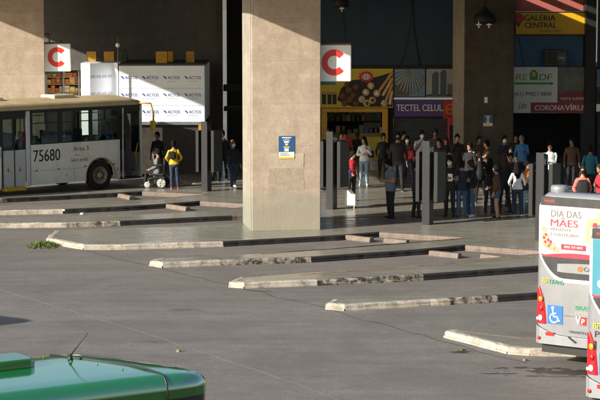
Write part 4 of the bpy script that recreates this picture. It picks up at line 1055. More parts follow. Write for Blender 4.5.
def silver_bus(loc, rz, label, kind):
    L, HW, zb, zt = 12.2, 1.25, .36, 3.24
    t = thing('silver_bus', loc, label, 'bus', rz)
    def ring(x, k, z0, z1, rt=.32, rb=.10):
        w = HW - k; P = []
        for cx, cz, r_, a0 in ((-w + rb, z0 + rb, rb, 180), (w - rb, z0 + rb, rb, 270), (w - rt * .8, z1 - rt, rt, 0), (-w + rt * .8, z1 - rt, rt, 90)):
            for i in range(6):
                a = R(a0 + 18 * i); P.append(Vector((x, cx + math.cos(a) * r_ * (.8 if r_ == rt else 1), cz + math.sin(a) * r_)))
        return P
    R_ = [(0.0, .16, zb + .1, zt - .13), (.015, .10, zb + .05, zt - .07), (.06, .045, zb + .02, zt - .03), (.16, .01, zb, zt), (.5, 0, zb, zt - .01), (.68, 0, zb, zt - .20), (.8, 0, zb, zt - .24), (6, 0, zb, zt - .24), (L - .5, 0, zb, zt - .24), (L - .15, .02, zb, zt - .27), (L - .03, .10, zb + .06, zt - .38), (L, .2, zb + .12, zt - .5)]
    b = MB(); b.loft([ring(*r_) for r_ in R_], SILV); body = b.build('body', t)
    def S(u, v, d):                                   # rear face: u from its left edge, v height, d proud of the panel
        y = HW - u; k = min(1, max(0, abs(y) - (HW - .17)) / .17)
        x = .16 * (1 - math.sqrt(max(0, 1 - k * k)))
        return Vector((x - .004 - d, y, v))
    def curved(b, poly_fn, m, d, u0, u1, n_=26):
        """plate following the rounded rear, poly_fn(u) -> (low, high)"""
        f_, k_ = [], []
        for i in range(n_ + 1):
            u = u0 + (u1 - u0) * i / n_; lo, hi = poly_fn(u)
            f_.append([S(u, lo, d), S(u, (lo + hi) / 2, d), S(u, hi, d), S(u, hi, -.05), S(u, lo, -.05)])
        b.loft(f_, m, True, False); return b
    # bumper with a shadow gap, engine flap lines
    b = MB(); curved(b, lambda u: (.40 + .0 * u, .74 - .16 * math.sin(max(0, min(1, (u - .05) / .6)) * math.pi / 2) * (1 if u < 1.25 else 1)), SILV, .03, .03, 2.47); b.build('rear_bumper', t, .006)
    b = MB(); curved(b, lambda u: (.735 - .16 * math.sin(max(0, min(1, (u - .05) / .6)) * math.pi / 2), .752 - .16 * math.sin(max(0, min(1, (u - .05) / .6)) * math.pi / 2)), CHAR, .012, .03, 2.47)
    curved(b, lambda u: (.965, .972), CHAR, .003, .62, 1.9); b.build('panel_gaps', t)
    b = MB(); b.box((.1, -HW + .12, .22), (.5, HW - .12, .40), BLACK); b.build('underside_flap', t)
    b = MB(); b.add([S(.72, .575, .034), S(.76, .595, .034), S(.93, .49, .034), S(.88, .47, .034)], [(0, 1, 2, 3)], BLACK); b.build('bumper_vent', t)
    b = MB(); b.box((S(.3, 0, 0).x - .045, HW - .44, .57), (S(.3, 0, 0).x - .029, HW - .27, .635), REFR); b.build('rear_reflector', t)
    b = MB(); b.lathe([(.035, 0), (.035, .02), (.02, .03)], S(.13, .51, .025), (-1, .25, 0), LDEEP, 14); b.build('round_reflector', t)
    # top: charcoal strip with a small red display, white frame lines, advertising on the glass, charcoal smile
    b = MB(); curved(b, lambda u: (3.005, 3.165), CHAR, .010, .12, 2.38); b.build('top_strip', t)
    b = MB(); put_text(b, 'VOLTE', LEDR, S(.20, 3.065, .018), (0, -1, 0), UPV, .20, .042, .02); b.build('red_display', t)
    low = lambda u: 1.66 + .40 * min(1.2, max(0, abs(u - 1.25) - .62) / .49) ** 2.2
    def cut(u): k = max(0, .20 - u, u - 2.30) / .12; return k
    AD = ADW if kind == 'gift' else TEAL
    b = MB(); curved(b, lambda u: (low(u) - .075, 3.003), WHITEP, .004, .07, 2.43, 40); b.build('white_frame', t)
    b = MB(); curved(b, lambda u: (low(u), max(low(u) + .02, 2.06)), CHAR, .009, .16, 2.34, 40); b.build('charcoal_belt', t)
    b = MB(); curved(b, lambda u: (1.775 + .10 * max(0, abs(u - 1.25) - .68), 1.965 - .04 * ((u - 1.25) / .8) ** 2), SILV, .013, .48, 2.02, 20); b.build('belt_inset', t)
    top = lambda u: 3.0
    adl = lambda u: max(low(u) + .02, 2.06)
    b = MB(); curved(b, lambda u: (adl(u), top(u)), AD, .014, .14, 2.36, 40); ad = b.build('rear_advertisement', t)
    b = MB(); curved(b, lambda u: (adl(u) - .01, adl(u) + .015 + .07 * math.sin(max(0, min(1, (u - .15) / 1.6)) * math.pi)), ADR, .018, .14, 2.36, 30); b.build('red_wave', ad)
    if kind == 'gift':
        b = MB(); d = .019
        put_text(b, 'DIA DAS', ADG, S(.34, 2.80, d), (0, -1, 0), UPV, .62, .125, 0.0); put_text(b, 'MÃES', ADC, S(.335, 2.625, d), (0, -1, 0), UPV, .56, .165, .012)
        put_text(b, 'PRESENTE', ADG, S(.335, 2.545, d), (0, -1, 0), UPV, .42, .05); put_text(b, 'É O BOTICÁRIO.', ADG, S(.335, 2.445, d), (0, -1, 0), UPV, .60, .07)
        b.build('advert_lettering', ad)
        b = MB(); q = [(1.06, 2.36), (1.44, 2.33), (1.47, 2.80), (1.36, 2.82), (1.34, 2.94), (1.30, 2.94), (1.29, 2.83), (1.08, 2.80)]
        plate(b, q, ADO, S, .016, .020); plate(b, disc(1.24, 2.55, .10, .09), ADW, S, .0205, .022); plate(b, [(1.19, 2.66), (1.33, 2.64), (1.28, 2.74), (1.21, 2.74)], ADM, S, .0205, .022)
        plate(b, disc(1.85, 2.62, .2, .24), ADP, S, .016, .019); plate(b, rect(1.75, 2.3, 1.95, 2.5), ADO, S, .016, .019)
        for cx, cz, r_ in ((.22, 2.42, .08), (.26, 2.30, .10), (.20, 2.55, .06), (.36, 2.24, .09), (.46, 2.19, .06)): plate(b, disc(cx, cz, r_, r_ * .9, 9), ADP, S, .016, .0185)
        for cx, cz in ((.20, 2.40), (.23, 2.32), (.29, 2.36), (.24, 2.46), (.34, 2.33)): plate(b, disc(cx, cz, .026, .03, 7), ADM, S, .019, .021)
        b.build('gift_picture', ad)
        b = MB(); plate(b, rect(.56, 2.205, 1.06, 2.305), ADM, S, .0205, .024); put_text(b, '0800 704 0800', ADW, S(.62, 2.235, .0245), (0, -1, 0), UPV, .38, .045, .02); b.build('phone_label', ad)
    else:
        b = MB(); put_text(b, 'MAIS', ADW, S(.55, 2.60, .02), (0, -1, 0), UPV, .8, .22, .02); plate(b, disc(.30, 2.28, .07), ADW, S, .016, .02); plate(b, disc(.36, 2.15, .04), ADW, S, .016, .02); b.build('advert_lettering', ad)
    b = MB(); plate(b, disc(.95, 1.865, .055), ORN, S, .018, .022); put_text(b, 'CAIO', DECAL, S(1.03, 1.83, .018), (0, -1, 0), UPV, .28, .075, .02); b.build('maker_badge', t)
    # tail lamp clusters
    for mir in (0, 1):
        mu = (lambda u: u) if not mir else (lambda u: 2.5 - u)
        def SS(u, v, d): return S(mu(u), v, d)
        b = MB(); n_ = 14; f_ = []
        for i in range(n_ + 1):
            v = .78 + .74 * i / n_; k = i / n_
            u0 = .012 + .02 * k; u1 = .265 - .07 * k - .09 * (k ** 4)
            f_.append([SS(u0 + (u1 - u0) * j / 6, v + .10 * (0 if k < .5 else (k - .5) * 2) * (-1 + j / 6 * .6), .022 if 0 < j < 6 else .0) for j in range(7)])
        b.loft(f_, LRED, False, True, False); tl = b.build('tail_lamp', t)
        for nm, z_, m_ in (('indicator_lamp', 1.24, LAMB), ('brake_lamp', 1.06, LDEEP), ('reverse_lamp', .885, LWHT)):
            b = MB(); c = SS(.145, z_, .016); b.lathe([(.055, 0), (.055, .012), (.04, .02), (.001, .025)], c, (-1, .35 if not mir else -.35, 0), m_, 18); b.build(nm, tl)
        b = MB(); b.lathe([(.032, 0), (.032, .014), (.001, .02)], SS(.07, .865, .016), (-1, .5 if not mir else -.5, 0), LWHT, 12); b.build('small_lamp', tl)
    # stickers
    if True:
        b = MB(); plate(b, rect(.285, .79, .60, 1.14), ACCB, S, .002, .006); st_ = b.build('access_sticker', t)
        b = MB(); f = lambda u, v: S(.285 + u * .315, .79 + v * .35, .009)
        b.tube([f(.36, .80), f(.40, .58), f(.42, .42), f(.66, .40), f(.76, .18), f(.86, .20)], .017, WHITE, 6); b.lathe([(.03, -.006), (.03, .002), (.001, .003)], f(.35, .86), (-1, 0, 0), WHITE, 12)
        b.tube([f(.40, .58), f(.62, .57)], .014, WHITE, 6)
        b.tube([f(.46 + .27 * math.cos(R(a)), .32 + .24 * math.sin(R(a))) for a in range(120, 345, 15)], .015, WHITE, 6); b.build('wheelchair_mark', st_)
    b = MB(); put_text(b, 'BF', YDE, S(.17, 1.545, .012), (0, -1, 0), UPV, .12, .085, .03); put_text(b, 'TRANS', GRN, S(.30, 1.54, .012), (0, -1, 0), UPV, .31, .085, .01, .12); b.build('operator_lettering', t)
    if kind == 'gift':
        b = MB(); put_text(b, 'BRASÍLIA', GRN, S(.86, 1.10, .006), (0, -1, 0), UPV, .52, .10, .02); put_text(b, 'INTEGRADA', ADW, S(.87, 1.01, .006), (0, -1, 0), UPV, .4, .05)
        put_text(b, 'V', WHITE, S(.87, .83, .006), (0, -1, 0), UPV, .10, .15, .03); plate(b, rect(.965, .82, 1.09, .97), REFR, S, .003, .006); put_text(b, 'P', WHITE, S(.995, .84, .008), (0, -1, 0), UPV, .06, .10, .03)
        put_text(b, 'MARTUR', DECAL, S(.76, .66, .032), (0, -1, 0), UPV, .42, .045, .02); b.build('rear_lettering', t)
    else:
        b = MB(); put_text(b, 'Partida', DECAL, S(.20, 1.40, .006), (0, -1, 0), UPV, .5, .10); put_text(b, '1181', DECAL, S(.19, 1.18, .006), (0, -1, 0), UPV, .5, .16, .02); b.build('rear_lettering', t)
    # roof pod, side glass, wheels
    b = MB(); b.loft([[Vector((.34 + a * s, .93 + c * s, z)) for a, c in disc(0, 0, .15, .17, 20)] for s, z in ((1, zt - .08), (1, zt + .07), (.9, zt + .11), (.5, zt + .12))], SILV); b.build('roof_pod', t)
    for sgn in (-1, 1):
        b = MB(); b.box((.7, sgn * HW - .02 if sgn > 0 else -HW - .006, 1.6), (L - .6, sgn * HW + .006 if sgn > 0 else -HW + .02, 2.72), DGL); b.build('side_glazing', t)
        for x in (3.4, 9.6):
            b = MB(); b.lathe([(.58, -.02), (.58, .004), (.001, .004)], (x, sgn * HW, .5), (0, sgn, 0), BLACK, 24); b.build('wheel_arch', t)
            wheel(t, x, sgn * (HW + .01), .49, sgn, RIMG)
    return t
FW = 55.0
fw, rg = Vector((math.cos(R(FW)), math.sin(R(FW)), 0)), Vector((math.sin(R(FW)), -math.cos(R(FW)), 0))
pa = G(535, 343, .38); pa.z = 0
silver_bus(pa + rg * 1.25 - fw * .05, R(FW), 'silver bus whose rear carries the DIA DAS MÃES advertisement', 'gift')
pb = G(584.5, 397, .38); pb.z = 0
silver_bus(pb + rg * 1.25 - fw * .05, R(FW), 'silver bus with a teal rear advertisement, cut off by the right edge', 'teal')

# ---- green bus: its roof fills the lower left corner
GREENB = mat('bus_green_paint', (.004, .19, .035), .10, var=.06, scale=.8, coat=1.0, spec=.9)
GREENB.node_tree.nodes['Principled BSDF'].inputs['Coat IOR'].default_value = 2.6
GREEN2 = mat('bus_dark_green', (.015, .12, .012), .2, var=.1, coat=.8)
def green_bus(loc, rz, label):
    L, HW, zb, zt = 9.0, 1.0, 2.50, 2.68
    t = thing('green_bus', loc, label, 'bus', rz)
    # plan: x, near edge, far edge, drop; the raked front recedes towards the far side
    xs = [(0, -.88, .88, .10), (.12, -.97, .97, .03), (.4, -1, 1, 0), (4, -1, 1, 0), (7.9, -1, 1, 0), (8.14, -1, .93, .004), (8.4, -1, .48, .008), (8.62, -.995, .06, .016), (8.8, -.975, -.28, .032), (8.92, -.93, -.52, .06), (8.98, -.87, -.68, .095), (9.0, -.80, -.76, .12)]
    rings = []
    for x, a, c, dz in xs:
        r = []; rr_ = min(.16, (c - a) * .45); z = zt - dz
        for k in range(9):
            q = math.pi / 2 * k / 8; r.append(Vector((x, a + rr_ * (1 - math.cos(q)), zb + (z - zb) * math.sin(q))))
        for k in range(1, 6): y = a + rr_ + (c - a - 2 * rr_) * k / 6; r.append(Vector((x, y, z + .012 * math.sin(math.pi * k / 6))))
        for k in range(9):
            q = math.pi / 2 * (1 - k / 8); r.append(Vector((x, c - rr_ * (1 - math.cos(q)), zb + (z - zb) * math.sin(q))))
        rings.append(r)
    b = MB(); b.loft(rings, GREENB, True, True, False); rf = b.build('roof', t)
    b = MB(); P = []; kx = 8.40
    for k in range(9):
        q = math.pi / 2 * k / 8; P.append(Vector((kx, -1 + .16 * (1 - math.cos(q)), zb + (zt - .008 - zb) * math.sin(q) + .003)))
    P = [Vector((kx, -1.003, 2.20))] + P
    for x, y in ((8.36, -.6), (8.30, -.25), (8.16, .10), (7.98, .5), (7.82, .82)): P.append(Vector((x, y, zt + .012)))
    b.tube(P, .012, RUBBER, 6); b.build('front_cap_seam', rf)
    b = MB(); b.loft([[Vector((7.02 + a, .46 + c * s_, z)) for a, c in ((-.7 * s_, -.26), (.26 * s_, -.26), (.34 * s_, -.19), (.34 * s_, .19), (.26 * s_, .26), (-.7 * s_, .26))] for s_, z in ((1, zt + .005), (1, zt + .09), (.93, zt + .115))], GREEN2, smooth=False); b.build('roof_hatch', rf, .02)
    b = MB(); b.lathe([(.035, 0), (.03, .02), (.012, .07)], (7.88, .40, zt + .008), (0, 0, 1), RUBBER, 12); b.tube([(7.88, .40, zt + .06), (7.98, .14, zt + .36)], [.008, .004], RUBBER, 6); b.build('aerial', rf)
    b = MB()
    for x, y in ((8.12, -.45), (8.0, -.05), (7.84, .3), (7.66, .66)): b.ell((x, y, zt + .015), (.013, .013, .010), mat('rivet_glint', (.06, .24, .04), .3), 8, 5)  # lighter green dots: the rivets' reflections put into their colour
    b.build('rivet_glints', rf)
    def flank(z0, z1, m, name, inset=0.):
        poly = [(x, a + inset) for x, a, c, dz in xs] + [(x, c - inset) for x, a, c, dz in xs[:-1]][::-1]
        b = MB(); b.prism(poly, lambda a, c: Vector((a, c, z0)), lambda a, c: Vector((a, c, z1)), m); return b.build(name, t)
    flank(2.40, zb - .0005, GREEN2, 'cantrail', .004); flank(1.45, 2.3995, DGL, 'window_band', .02); flank(.40, 1.4495, GREENB, 'lower_body', .0)
    for sgn in (-1, 1):
        for x in (2.2, 7.0): wheel(t, x, sgn * (HW + .012), .45, sgn, RIMG)
    return t
GA = 33.0
gf, gr = Vector((math.cos(R(GA)), math.sin(R(GA)), 0)), Vector((math.sin(R(GA)), -math.cos(R(GA)), 0))
g0 = G(110, 394, 2.55); g0.z = 0
def px_of(v): return 300 + FPX * v.x / (v.y * math.cos(PITCH) + (CAM_H - 2.55) * math.sin(PITCH))
k_ = 0.
while px_of(g0 + gf * k_) < 210: k_ += .01
gl = g0 + gf * (k_ - 8.97) - gr * 1.0
green_bus(gl, R(GA), 'glossy green bus of which only the roof shows, with hatch and thin aerial')
tip = G(24, 320); base = tip - Vector((1, .61, 0)) * (2.8 / .453)  # unseen bus copy, added off to the left to cast this shadow tip
m_ = bpy.data.objects['green_bus']
c_ = copy_tree(m_); c_['label'] = 'unseen copy of the green bus, added at left to cast a shadow tip'; c_.location = base - gf * 8.9 - gr * .8 + Vector((.55, .15, 0))
# ------------------------------------------------------------------ people
SKINS = [(.46, .27, .185), (.34, .185, .115), (.22, .115, .07), (.14, .07, .042)]
def cloth(name, c, rough=.85): return mat('cloth_' + name, c, rough, var=.25, scale=14, bump=.25, bscale=45)
CL = dict(black=(.010, .010, .012), navy=(.012, .018, .038), jeans=(.045, .085, .17), light_jeans=(.19, .29, .40), dark_jeans=(.02, .035, .07), grey=(.17, .17, .175), dark_grey=(.05, .05, .055),
          white=(.66, .67, .69), yellow=(.66, .44, .02), pink=(.66, .17, .14), crimson=(.42, .02, .035), red=(.50, .03, .025), brown=(.085, .042, .024), teal=(.02, .15, .20), blue=(.03, .14, .34),
          slate=(.12, .155, .20), tan=(.30, .2, .12), orange=(.55, .2, .05))
def CM(n_): return cloth(n_, CL[n_])
HAIRC = dict(black=(.008, .007, .007), brown=(.045, .024, .012), grey=(.16, .155, .15), fair=(.20, .11, .045))
EYE = mat('eye_dark', (.02, .012, .01), .2); LIP = mat('lip', (.30, .09, .075), .5); SOLE = mat('shoe_sole', (.5, .5, .48), .7)

ARMS = {  # elbow, wrist of the right arm (x mirrored for the left): x out, y forward, z up, 1.75 m figure
 'down': ((.245, -.03, 1.12), (.255, .06, .88)), 'back': ((.25, -.11, 1.14), (.20, -.10, .92)),
 'phone': ((.225, .02, 1.11), (.09, .27, 1.17)), 'hip': ((.275, -.05, 1.13), (.20, .15, .99)),
 'face': ((.20, .13, 1.17), (.055, .17, 1.47)), 'reach': ((.21, .16, 1.19), (.14, .42, 1.27)),
 'cross': ((.245, .05, 1.12), (.0, .20, 1.13)), 'strap': ((.235, .03, 1.13), (.12, .15, 1.33)), 'carry': ((.245, .02, 1.11), (.20, .26, 1.0)), 'lap': ((.22, .02, 1.13), (.10, .26, 1.02))}
LEGS = {  # knee, ankle for right / left
 'stand': (((.10, .015, .49), (.115, -.02, .085)), ((.10, .02, .49), (.115, .0, .085))),
 'shift': (((.11, .04, .49), (.15, .0, .085)), ((.085, .01, .49), (.09, -.02, .085))),
 'step': (((.095, .13, .50), (.10, .10, .085)), ((.095, -.03, .49), (.10, -.24, .11))),
 'wide': (((.14, .02, .49), (.20, .0, .085)), ((.14, .02, .49), (.20, -.01, .085))),
 'sit': (((.11, .40, .545), (.11, .43, .12)), ((.11, .40, .545), (.12, .45, .12)))}

def person(px, py, h, facing, label, top, bottom, skin=1, hair='black', style='short', arms=('down', 'down'), legs='stand', sleeve='long', shorts=False, shoes='black', mask=None, female=False,
           yaw=0., nod=0., cap=None, z=None, loc=None, group=None, build=1.0):
    sc = h / 1.75; seat = legs == 'sit'
    dz = -.36 if seat else 0.
    p = loc if loc is not None else G(px, py, Z if z is None else z)
    t = thing('person', p, label, 'person', R(facing - 90), group)
    sw = .165 if female else .185; b_ = build
    V3 = lambda v, s=1: Vector((v[0] * s, v[1], v[2]))
    m0 = MATS['black_paint']
    mb = MB()
    # torso
    hipw = .170 if female else .158; wst = .128 if female else .148
    prof = [(.80, hipw * .72, .10, .0), (.86, hipw, .118, 0), (.94, hipw * 1.02, .122, -.005), (1.04, (wst + hipw) / 2, .112, .0), (1.12, wst, .104, .005), (1.22, wst + .012, .112, .01), (1.31, sw * .92, .118 if female else .115, .012), (1.37, sw * .88, .098, .0), (1.415, sw * .70, .078, -.01), (1.445, sw * .46, .064, -.015), (1.475, .062, .056, -.015)]
    lean = .02
    rg_ = []
    for z_, a, c, yo in prof:
        rg_.append([Vector((a * b_ * math.cos(2 * math.pi * k / 20), yo + c * b_ * math.sin(2 * math.pi * k / 20), z_ + dz)) for k in range(20)])
    mb.loft(rg_, m0)
    # neck, head
    hy = Matrix.Rotation(R(yaw), 4, 'Z') @ Matrix.Rotation(R(-nod), 4, 'X')
    hc = Vector((0, .012, 1.60 + dz)); pv = Vector((0, -.01, 1.50 + dz))
    def HD(v): return pv + (hy @ (Vector(v) - Vector((0, -.01, 1.50)))) if True else v
    mb.tube([(0, -.02, 1.42 + dz), (0, -.008, 1.50 + dz), HD((0, .0, 1.55))], [.062, .053, .052], m0, 12)
    hd = [(1.507, .020, .022, .070), (1.52, .040, .045, .052), (1.545, .056, .068, .03), (1.58, .066, .084, .016), (1.62, .073, .094, .008), (1.66, .0755, .098, .002), (1.70, .072, .092, -.004), (1.73, .058, .072, -.006), (1.752, .03, .038, -.006), (1.757, .008, .01, -.006)]
    mb.loft([[HD((a * math.cos(2 * math.pi * k / 18), yo + c * math.sin(2 * math.pi * k / 18), z_)) for k in range(18)] for z_, a, c, yo in hd], m0)
    def hell(c, r): mb.ell(HD(c), r, m0, 10, 7, hy.to_3x3().to_4x4())
    hell((0, .106, 1.612), (.014, .018, .018)); hell((0, .100, 1.632), (.011, .013, .026)); hell((0, .094, 1.662), (.05, .016, .012)); hell((0, .092, 1.570), (.026, .014, .010)); hell((0, .085, 1.530), (.022, .02, .014))
    for s in (-1, 1): hell((s * .076, .002, 1.625), (.012, .02, .032))
    # legs
    bones = []
    for s, (kn, an) in zip((1, -1), LEGS[legs]):
        hp = Vector((s * .088, 0, .87 + dz)); kn = V3(kn, s); an = V3(an, s)
        w = (.092 if not female else .094) * b_
        mb.tube([hp, hp.lerp(kn, .45), kn, kn.lerp(an, .35), an + Vector((0, 0, .01))], [w, w * .84, .062 * b_, .060 * b_, .048], m0, 14, True)
        fd = Vector((s * .12, 1, 0)).normalized(); bz = an.z - .085
        mb.tube([an + Vector((0, -.035, -.045)), an + fd * .05 + Vector((0, 0, -.04)), an + fd * .125 + Vector((0, 0, -.052)), an + fd * .175 + Vector((0, 0, -.058))], [.038, .042, .038, .026], m0, 12, True)
        bones += [('thigh', hp, kn), ('shin', kn, an), ('foot', an + Vector((0, -.03, -.06)), an + fd * .17 + Vector((0, 0, -.06)))]
    wr = []
    for s, an_ in zip((1, -1), arms):
        el, wi = ARMS[an_]; sh = Vector((s * (sw - .012), -.01, 1.368 + dz)); el = V3(el, s) + Vector((0, 0, dz)); wi = V3(wi, s) + Vector((0, 0, dz))
        tk = 1.0 if sleeve == 'none' else (1.08 if sleeve == 'short' else 1.10)
        mb.tube([sh, sh.lerp(el, .5), el], [.050 * tk, .047 * tk, .041 * tk], m0, 12, True)
        mb.tube([el, el.lerp(wi, .35), wi], [.042 * (tk if sleeve == 'long' else 1), .040 * (tk if sleeve == 'long' else 1), .027], m0, 12, True)
        d = (wi - el).normalized(); pl = wi + d * .055
        sd = Vector((s, 0, 0)) if abs(d.x) < .8 else Vector((0, 1, 0)); sd = (sd - d * sd.dot(d)).normalized(); nn = d.cross(sd)
        flat = Matrix((sd, nn, d)).transposed().to_4x4() if True else None
        mb.ell(pl, (.020, .040, .052), m0, 12, 8, flat)
        bones += [('upper', sh, el), ('fore', el, wi), ('hand', wi, wi + d * .12)]; wr.append((s, wi, d, sd, nn, pl))
    # one continuous skin over it all
    me0 = mb.mesh('body'); ob = bpy.data.objects.new('tmp', me0); COL.objects.link(ob)
    rm = ob.modifiers.new('r', 'REMESH'); rm.mode = 'VOXEL'; rm.voxel_size = .0125; rm.use_smooth_shade = True
    sm = ob.modifiers.new('s', 'SMOOTH'); sm.factor = .5; sm.iterations = 2
    dg = bpy.context.evaluated_depsgraph_get(); me = bpy.data.meshes.new_from_object(ob.evaluated_get(dg)); bpy.data.objects.remove(ob); bpy.data.meshes.remove(me0)
    me.name = 'person_body'; me.materials.clear()
    SK = mat('skin_%d' % skin, SKINS[skin], .5, var=.1, scale=9, spec=.4)
    ms = [SK, CM(top), CM(bottom), CM(shoes) if shoes in CL else CM('black'), EYE, LIP, SOLE]
    for m_ in ms: me.materials.append(m_)
    seed = (px or 0) * .37 + (py or 0) * .11
    hem = .90 + dz + (.0 if female else -.06)
    def near(q):
        best, bt, bd = None, 0, 1e9
        for nm, a, c in bones:
            ab = c - a; k = max(0, min(1, (q - a).dot(ab) / ab.length_squared)); d_ = (q - (a + ab * k)).length - (.05 if nm in ('thigh',) else .0)
            if d_ < bd: best, bt, bd = nm, k, d_
        return best, bt, bd
    reg = []
    for v in me.vertices:
        q = v.co; nm, k, d_ = near(q)
        if (q - HD((0, .01, 1.625))).length < .135 and (q.z > 1.49 + dz): r_ = 0
        elif q.z > 1.455 + dz and abs(q.x) < .14 and nm not in ('hand', 'fore'): r_ = 0
        elif nm == 'hand' and d_ < .075: r_ = 0
        elif nm == 'fore' and d_ < .075: r_ = 1 if (sleeve == 'long' and k < .93) else 0
        elif nm == 'upper' and d_ < .09: r_ = 1 if sleeve == 'long' or (sleeve == 'short' and k < .62) else (1 if k < .12 else 0)
        elif nm == 'foot' and (d_ < .065): r_ = 3 if q.z > .02 else 6
        elif nm == 'shin': r_ = (0 if shorts else 2)
        elif q.z > hem and not (seat and q.y > .13): r_ = 1
        else: r_ = 2 if not (shorts and nm == 'thigh' and k > .5) else 0
        reg.append(r_)
    NR = [v.normal.copy() for v in me.vertices]
    for v, r_, nv in zip(me.vertices, reg, NR):
        if r_ in (1, 2):
            q = v.co; f1 = noise.noise(Vector((q.x * 9 + seed, q.y * 9, q.z * 13))); f2 = noise.noise(Vector((q.x * 26, q.y * 26 + seed, q.z * 34)))
            v.co = v.co + nv * (.010 * f1 + .004 * f2 + (.008 if r_ == 1 and q.z < 1.2 + dz and abs(q.x) < .2 else .002))
    for p_ in me.polygons:
        rs = [reg[i] for i in p_.vertices]; p_.material_index = max(set(rs), key=rs.count); p_.use_smooth = True
    # fingers, thumbs, eyes and mouth are joined to that mesh
    ex = MB()
    for s, wi, d, sd, nn, pl in wr:
        for i, (o, L, cv) in enumerate(((-.030, .068, .35), (-.010, .078, .4), (.010, .073, .45), (.029, .058, .55))):
            a = pl + d * .038 + nn * o; curl = -sd * s if True else sd
            p1 = a + d * L * .42; p2 = p1 + (d + curl * cv * 1.0).normalized() * L * .33; p3 = p2 + (d + curl * cv * 2.6).normalized() * L * .28
            ex.tube([a, p1, p2, p3], [.0095, .009, .008, .0065], SK, 7, True)
        a = pl - d * .015 + nn * (-.034)
        ex.tube([a, a + (d * .5 - nn * .8).normalized() * .032, a + (d * .5 - nn * .8).normalized() * .032 + (d * .9 - nn * .2 - sd * s * .4).normalized() * .032], [.0115, .0105, .0075], SK, 7, True)
    for s in (-1, 1): ex.ell(HD((s * .030, .0925, 1.640)), (.013, .006, .0065), EYE, 10, 6, hy.to_3x3().to_4x4())
    if not mask: ex.ell(HD((0, .1025, 1.571)), (.022, .006, .007), LIP, 10, 5, hy.to_3x3().to_4x4())
    em = ex.mesh('extra'); bm = bmesh.new(); bm.from_mesh(me); nf = len(bm.faces); bm.from_mesh(em); bm.faces.ensure_lookup_table()
    order = [ms.index(m_) for m_ in ex.mats]
    for f_ in bm.faces[nf:]: f_.material_index = order[f_.material_index]; f_.smooth = True
    bmesh.ops.scale(bm, vec=(sc, sc, sc), verts=bm.verts); bm.to_mesh(me); bm.free(); bpy.data.meshes.remove(em)
    bo = bpy.data.objects.new('body', me); COL.objects.link(bo); bo.parent = t
    rl = random.Random(int(seed * 77))
    if not seat: t.rotation_euler.x, t.rotation_euler.y = R(rl.uniform(-2.4, 1.2)), R(rl.uniform(-1.8, 1.8))
    # hair
    def child(mbx, nm):
        o = mbx.build(nm, t); o.scale = (sc,) * 3; return o
    HC = mat('hair_' + hair, HAIRC[hair], .85, var=.35, scale=30, bump=.5, bscale=70, stretch=(1, 1, .3), spec=.15); rr = random.Random(int(seed * 100) + 5)
    hb = MB(); N = 22; K = 10; rings = []
    for i in range(K + 1):
        th = math.pi * .5 * i / K; ring = []
        for j in range(N):
            a = 2 * math.pi * j / N; fr = max(0, math.sin(a))            # 1 at the forehead
            low_ = (1.675 if style != 'short' else 1.68) * fr + (1.545 if style == 'short' else 1.53) * (1 - fr)
            zt_ = 1.772; z_ = zt_ - (zt_ - low_) * (1 - math.cos(th)) if i < K else low_
            zc_ = (z_ - 1.645) / .127; rx = .089 * math.sqrt(max(.0, 1 - max(-1, min(.999, zc_)) ** 2 * (.98 if zc_ > 0 else .35))); w_ = 1 + .09 * noise.noise(Vector((j * .9, i * .8, seed))) + .03 * noise.noise(Vector((j * 2.3, i * 2.1, seed)))
            ring.append(HD((rx * math.cos(a) * w_, -.004 + rx * 1.27 * math.sin(a) * w_, z_)))
        rings.append(ring)
    hb.loft(rings, HC)
    if style in ('long', 'tail'):
        for j in range(9 if style == 'long' else 1):
            a = R(200 + 140 * j / 8) if style == 'long' else R(270)
            c = HD((.066 * math.cos(a), .085 * math.sin(a), 1.63)); L = rr.uniform(.30, .40)
            hb.tube([c, c + Vector((math.cos(a) * .02, math.sin(a) * .03, -.10)), c + Vector((math.cos(a) * .025, -.035 + math.sin(a) * .02, -.2)), c + Vector((math.cos(a) * .01, -.03, -L))], [.036, .042, .036, .012], HC, 8, True)
    if style == 'bun': hb.ell(HD((0, -.105, 1.71)), (.05, .045, .045), HC, 12, 8)
    child(hb, 'hair')
    if cap:
        cb = MB(); CMt = CM(cap)
        cb.loft([[HD((r_ * math.cos(2 * math.pi * k / 20), -.004 + r_ * 1.25 * math.sin(2 * math.pi * k / 20), z_)) for k in range(20)] for r_, z_ in ((.087, 1.682), (.089, 1.71), (.080, 1.75), (.055, 1.780), (.015, 1.792))], CMt)
        cb.loft([[HD((x_, y_, z_)), HD((x_, y_, z_ + .006))] for x_, y_, z_ in [(.078 * math.cos(R(a)), .07 + .12 * math.sin(R(a)), 1.69 - .018 * math.sin(R(a))) for a in range(10, 171, 16)]], CMt, False, False, False)
        pts = [(.078 * math.cos(R(a)), .07 + .12 * math.sin(R(a)), 1.692 - .018 * math.sin(R(a))) for a in range(10, 171, 16)]
        cb.prism([(p[0], p[1]) for p in pts], lambda a, c: HD((a, c, 1.686)), lambda a, c: HD((a, c, 1.693)), CMt)
        child(cb, 'cap')
    if mask:
        kb = MB(); rows = []
        for z_, rx, ry, yo in ((1.522, .036, .045, .056), (1.545, .058, .071, .034), (1.575, .068, .089, .022), (1.600, .071, .1005, .018), (1.622, .071, .103, .012)):
            rows.append([HD((rx * 1.04 * math.cos(R(a)), yo + ry * 1.05 * math.sin(R(a)) + .012 * max(0, 1 - abs(a - 90) / 30) * (1 if z_ > 1.56 else .4), z_)) for a in range(12, 169, 12)])
        inner = [[p_ + (hc - p_).normalized() * .004 for p_ in r_] for r_ in rows]
        kb.loft(rows, CM(mask), False, True, False); kb.loft(inner, CM(mask), False, True, False)
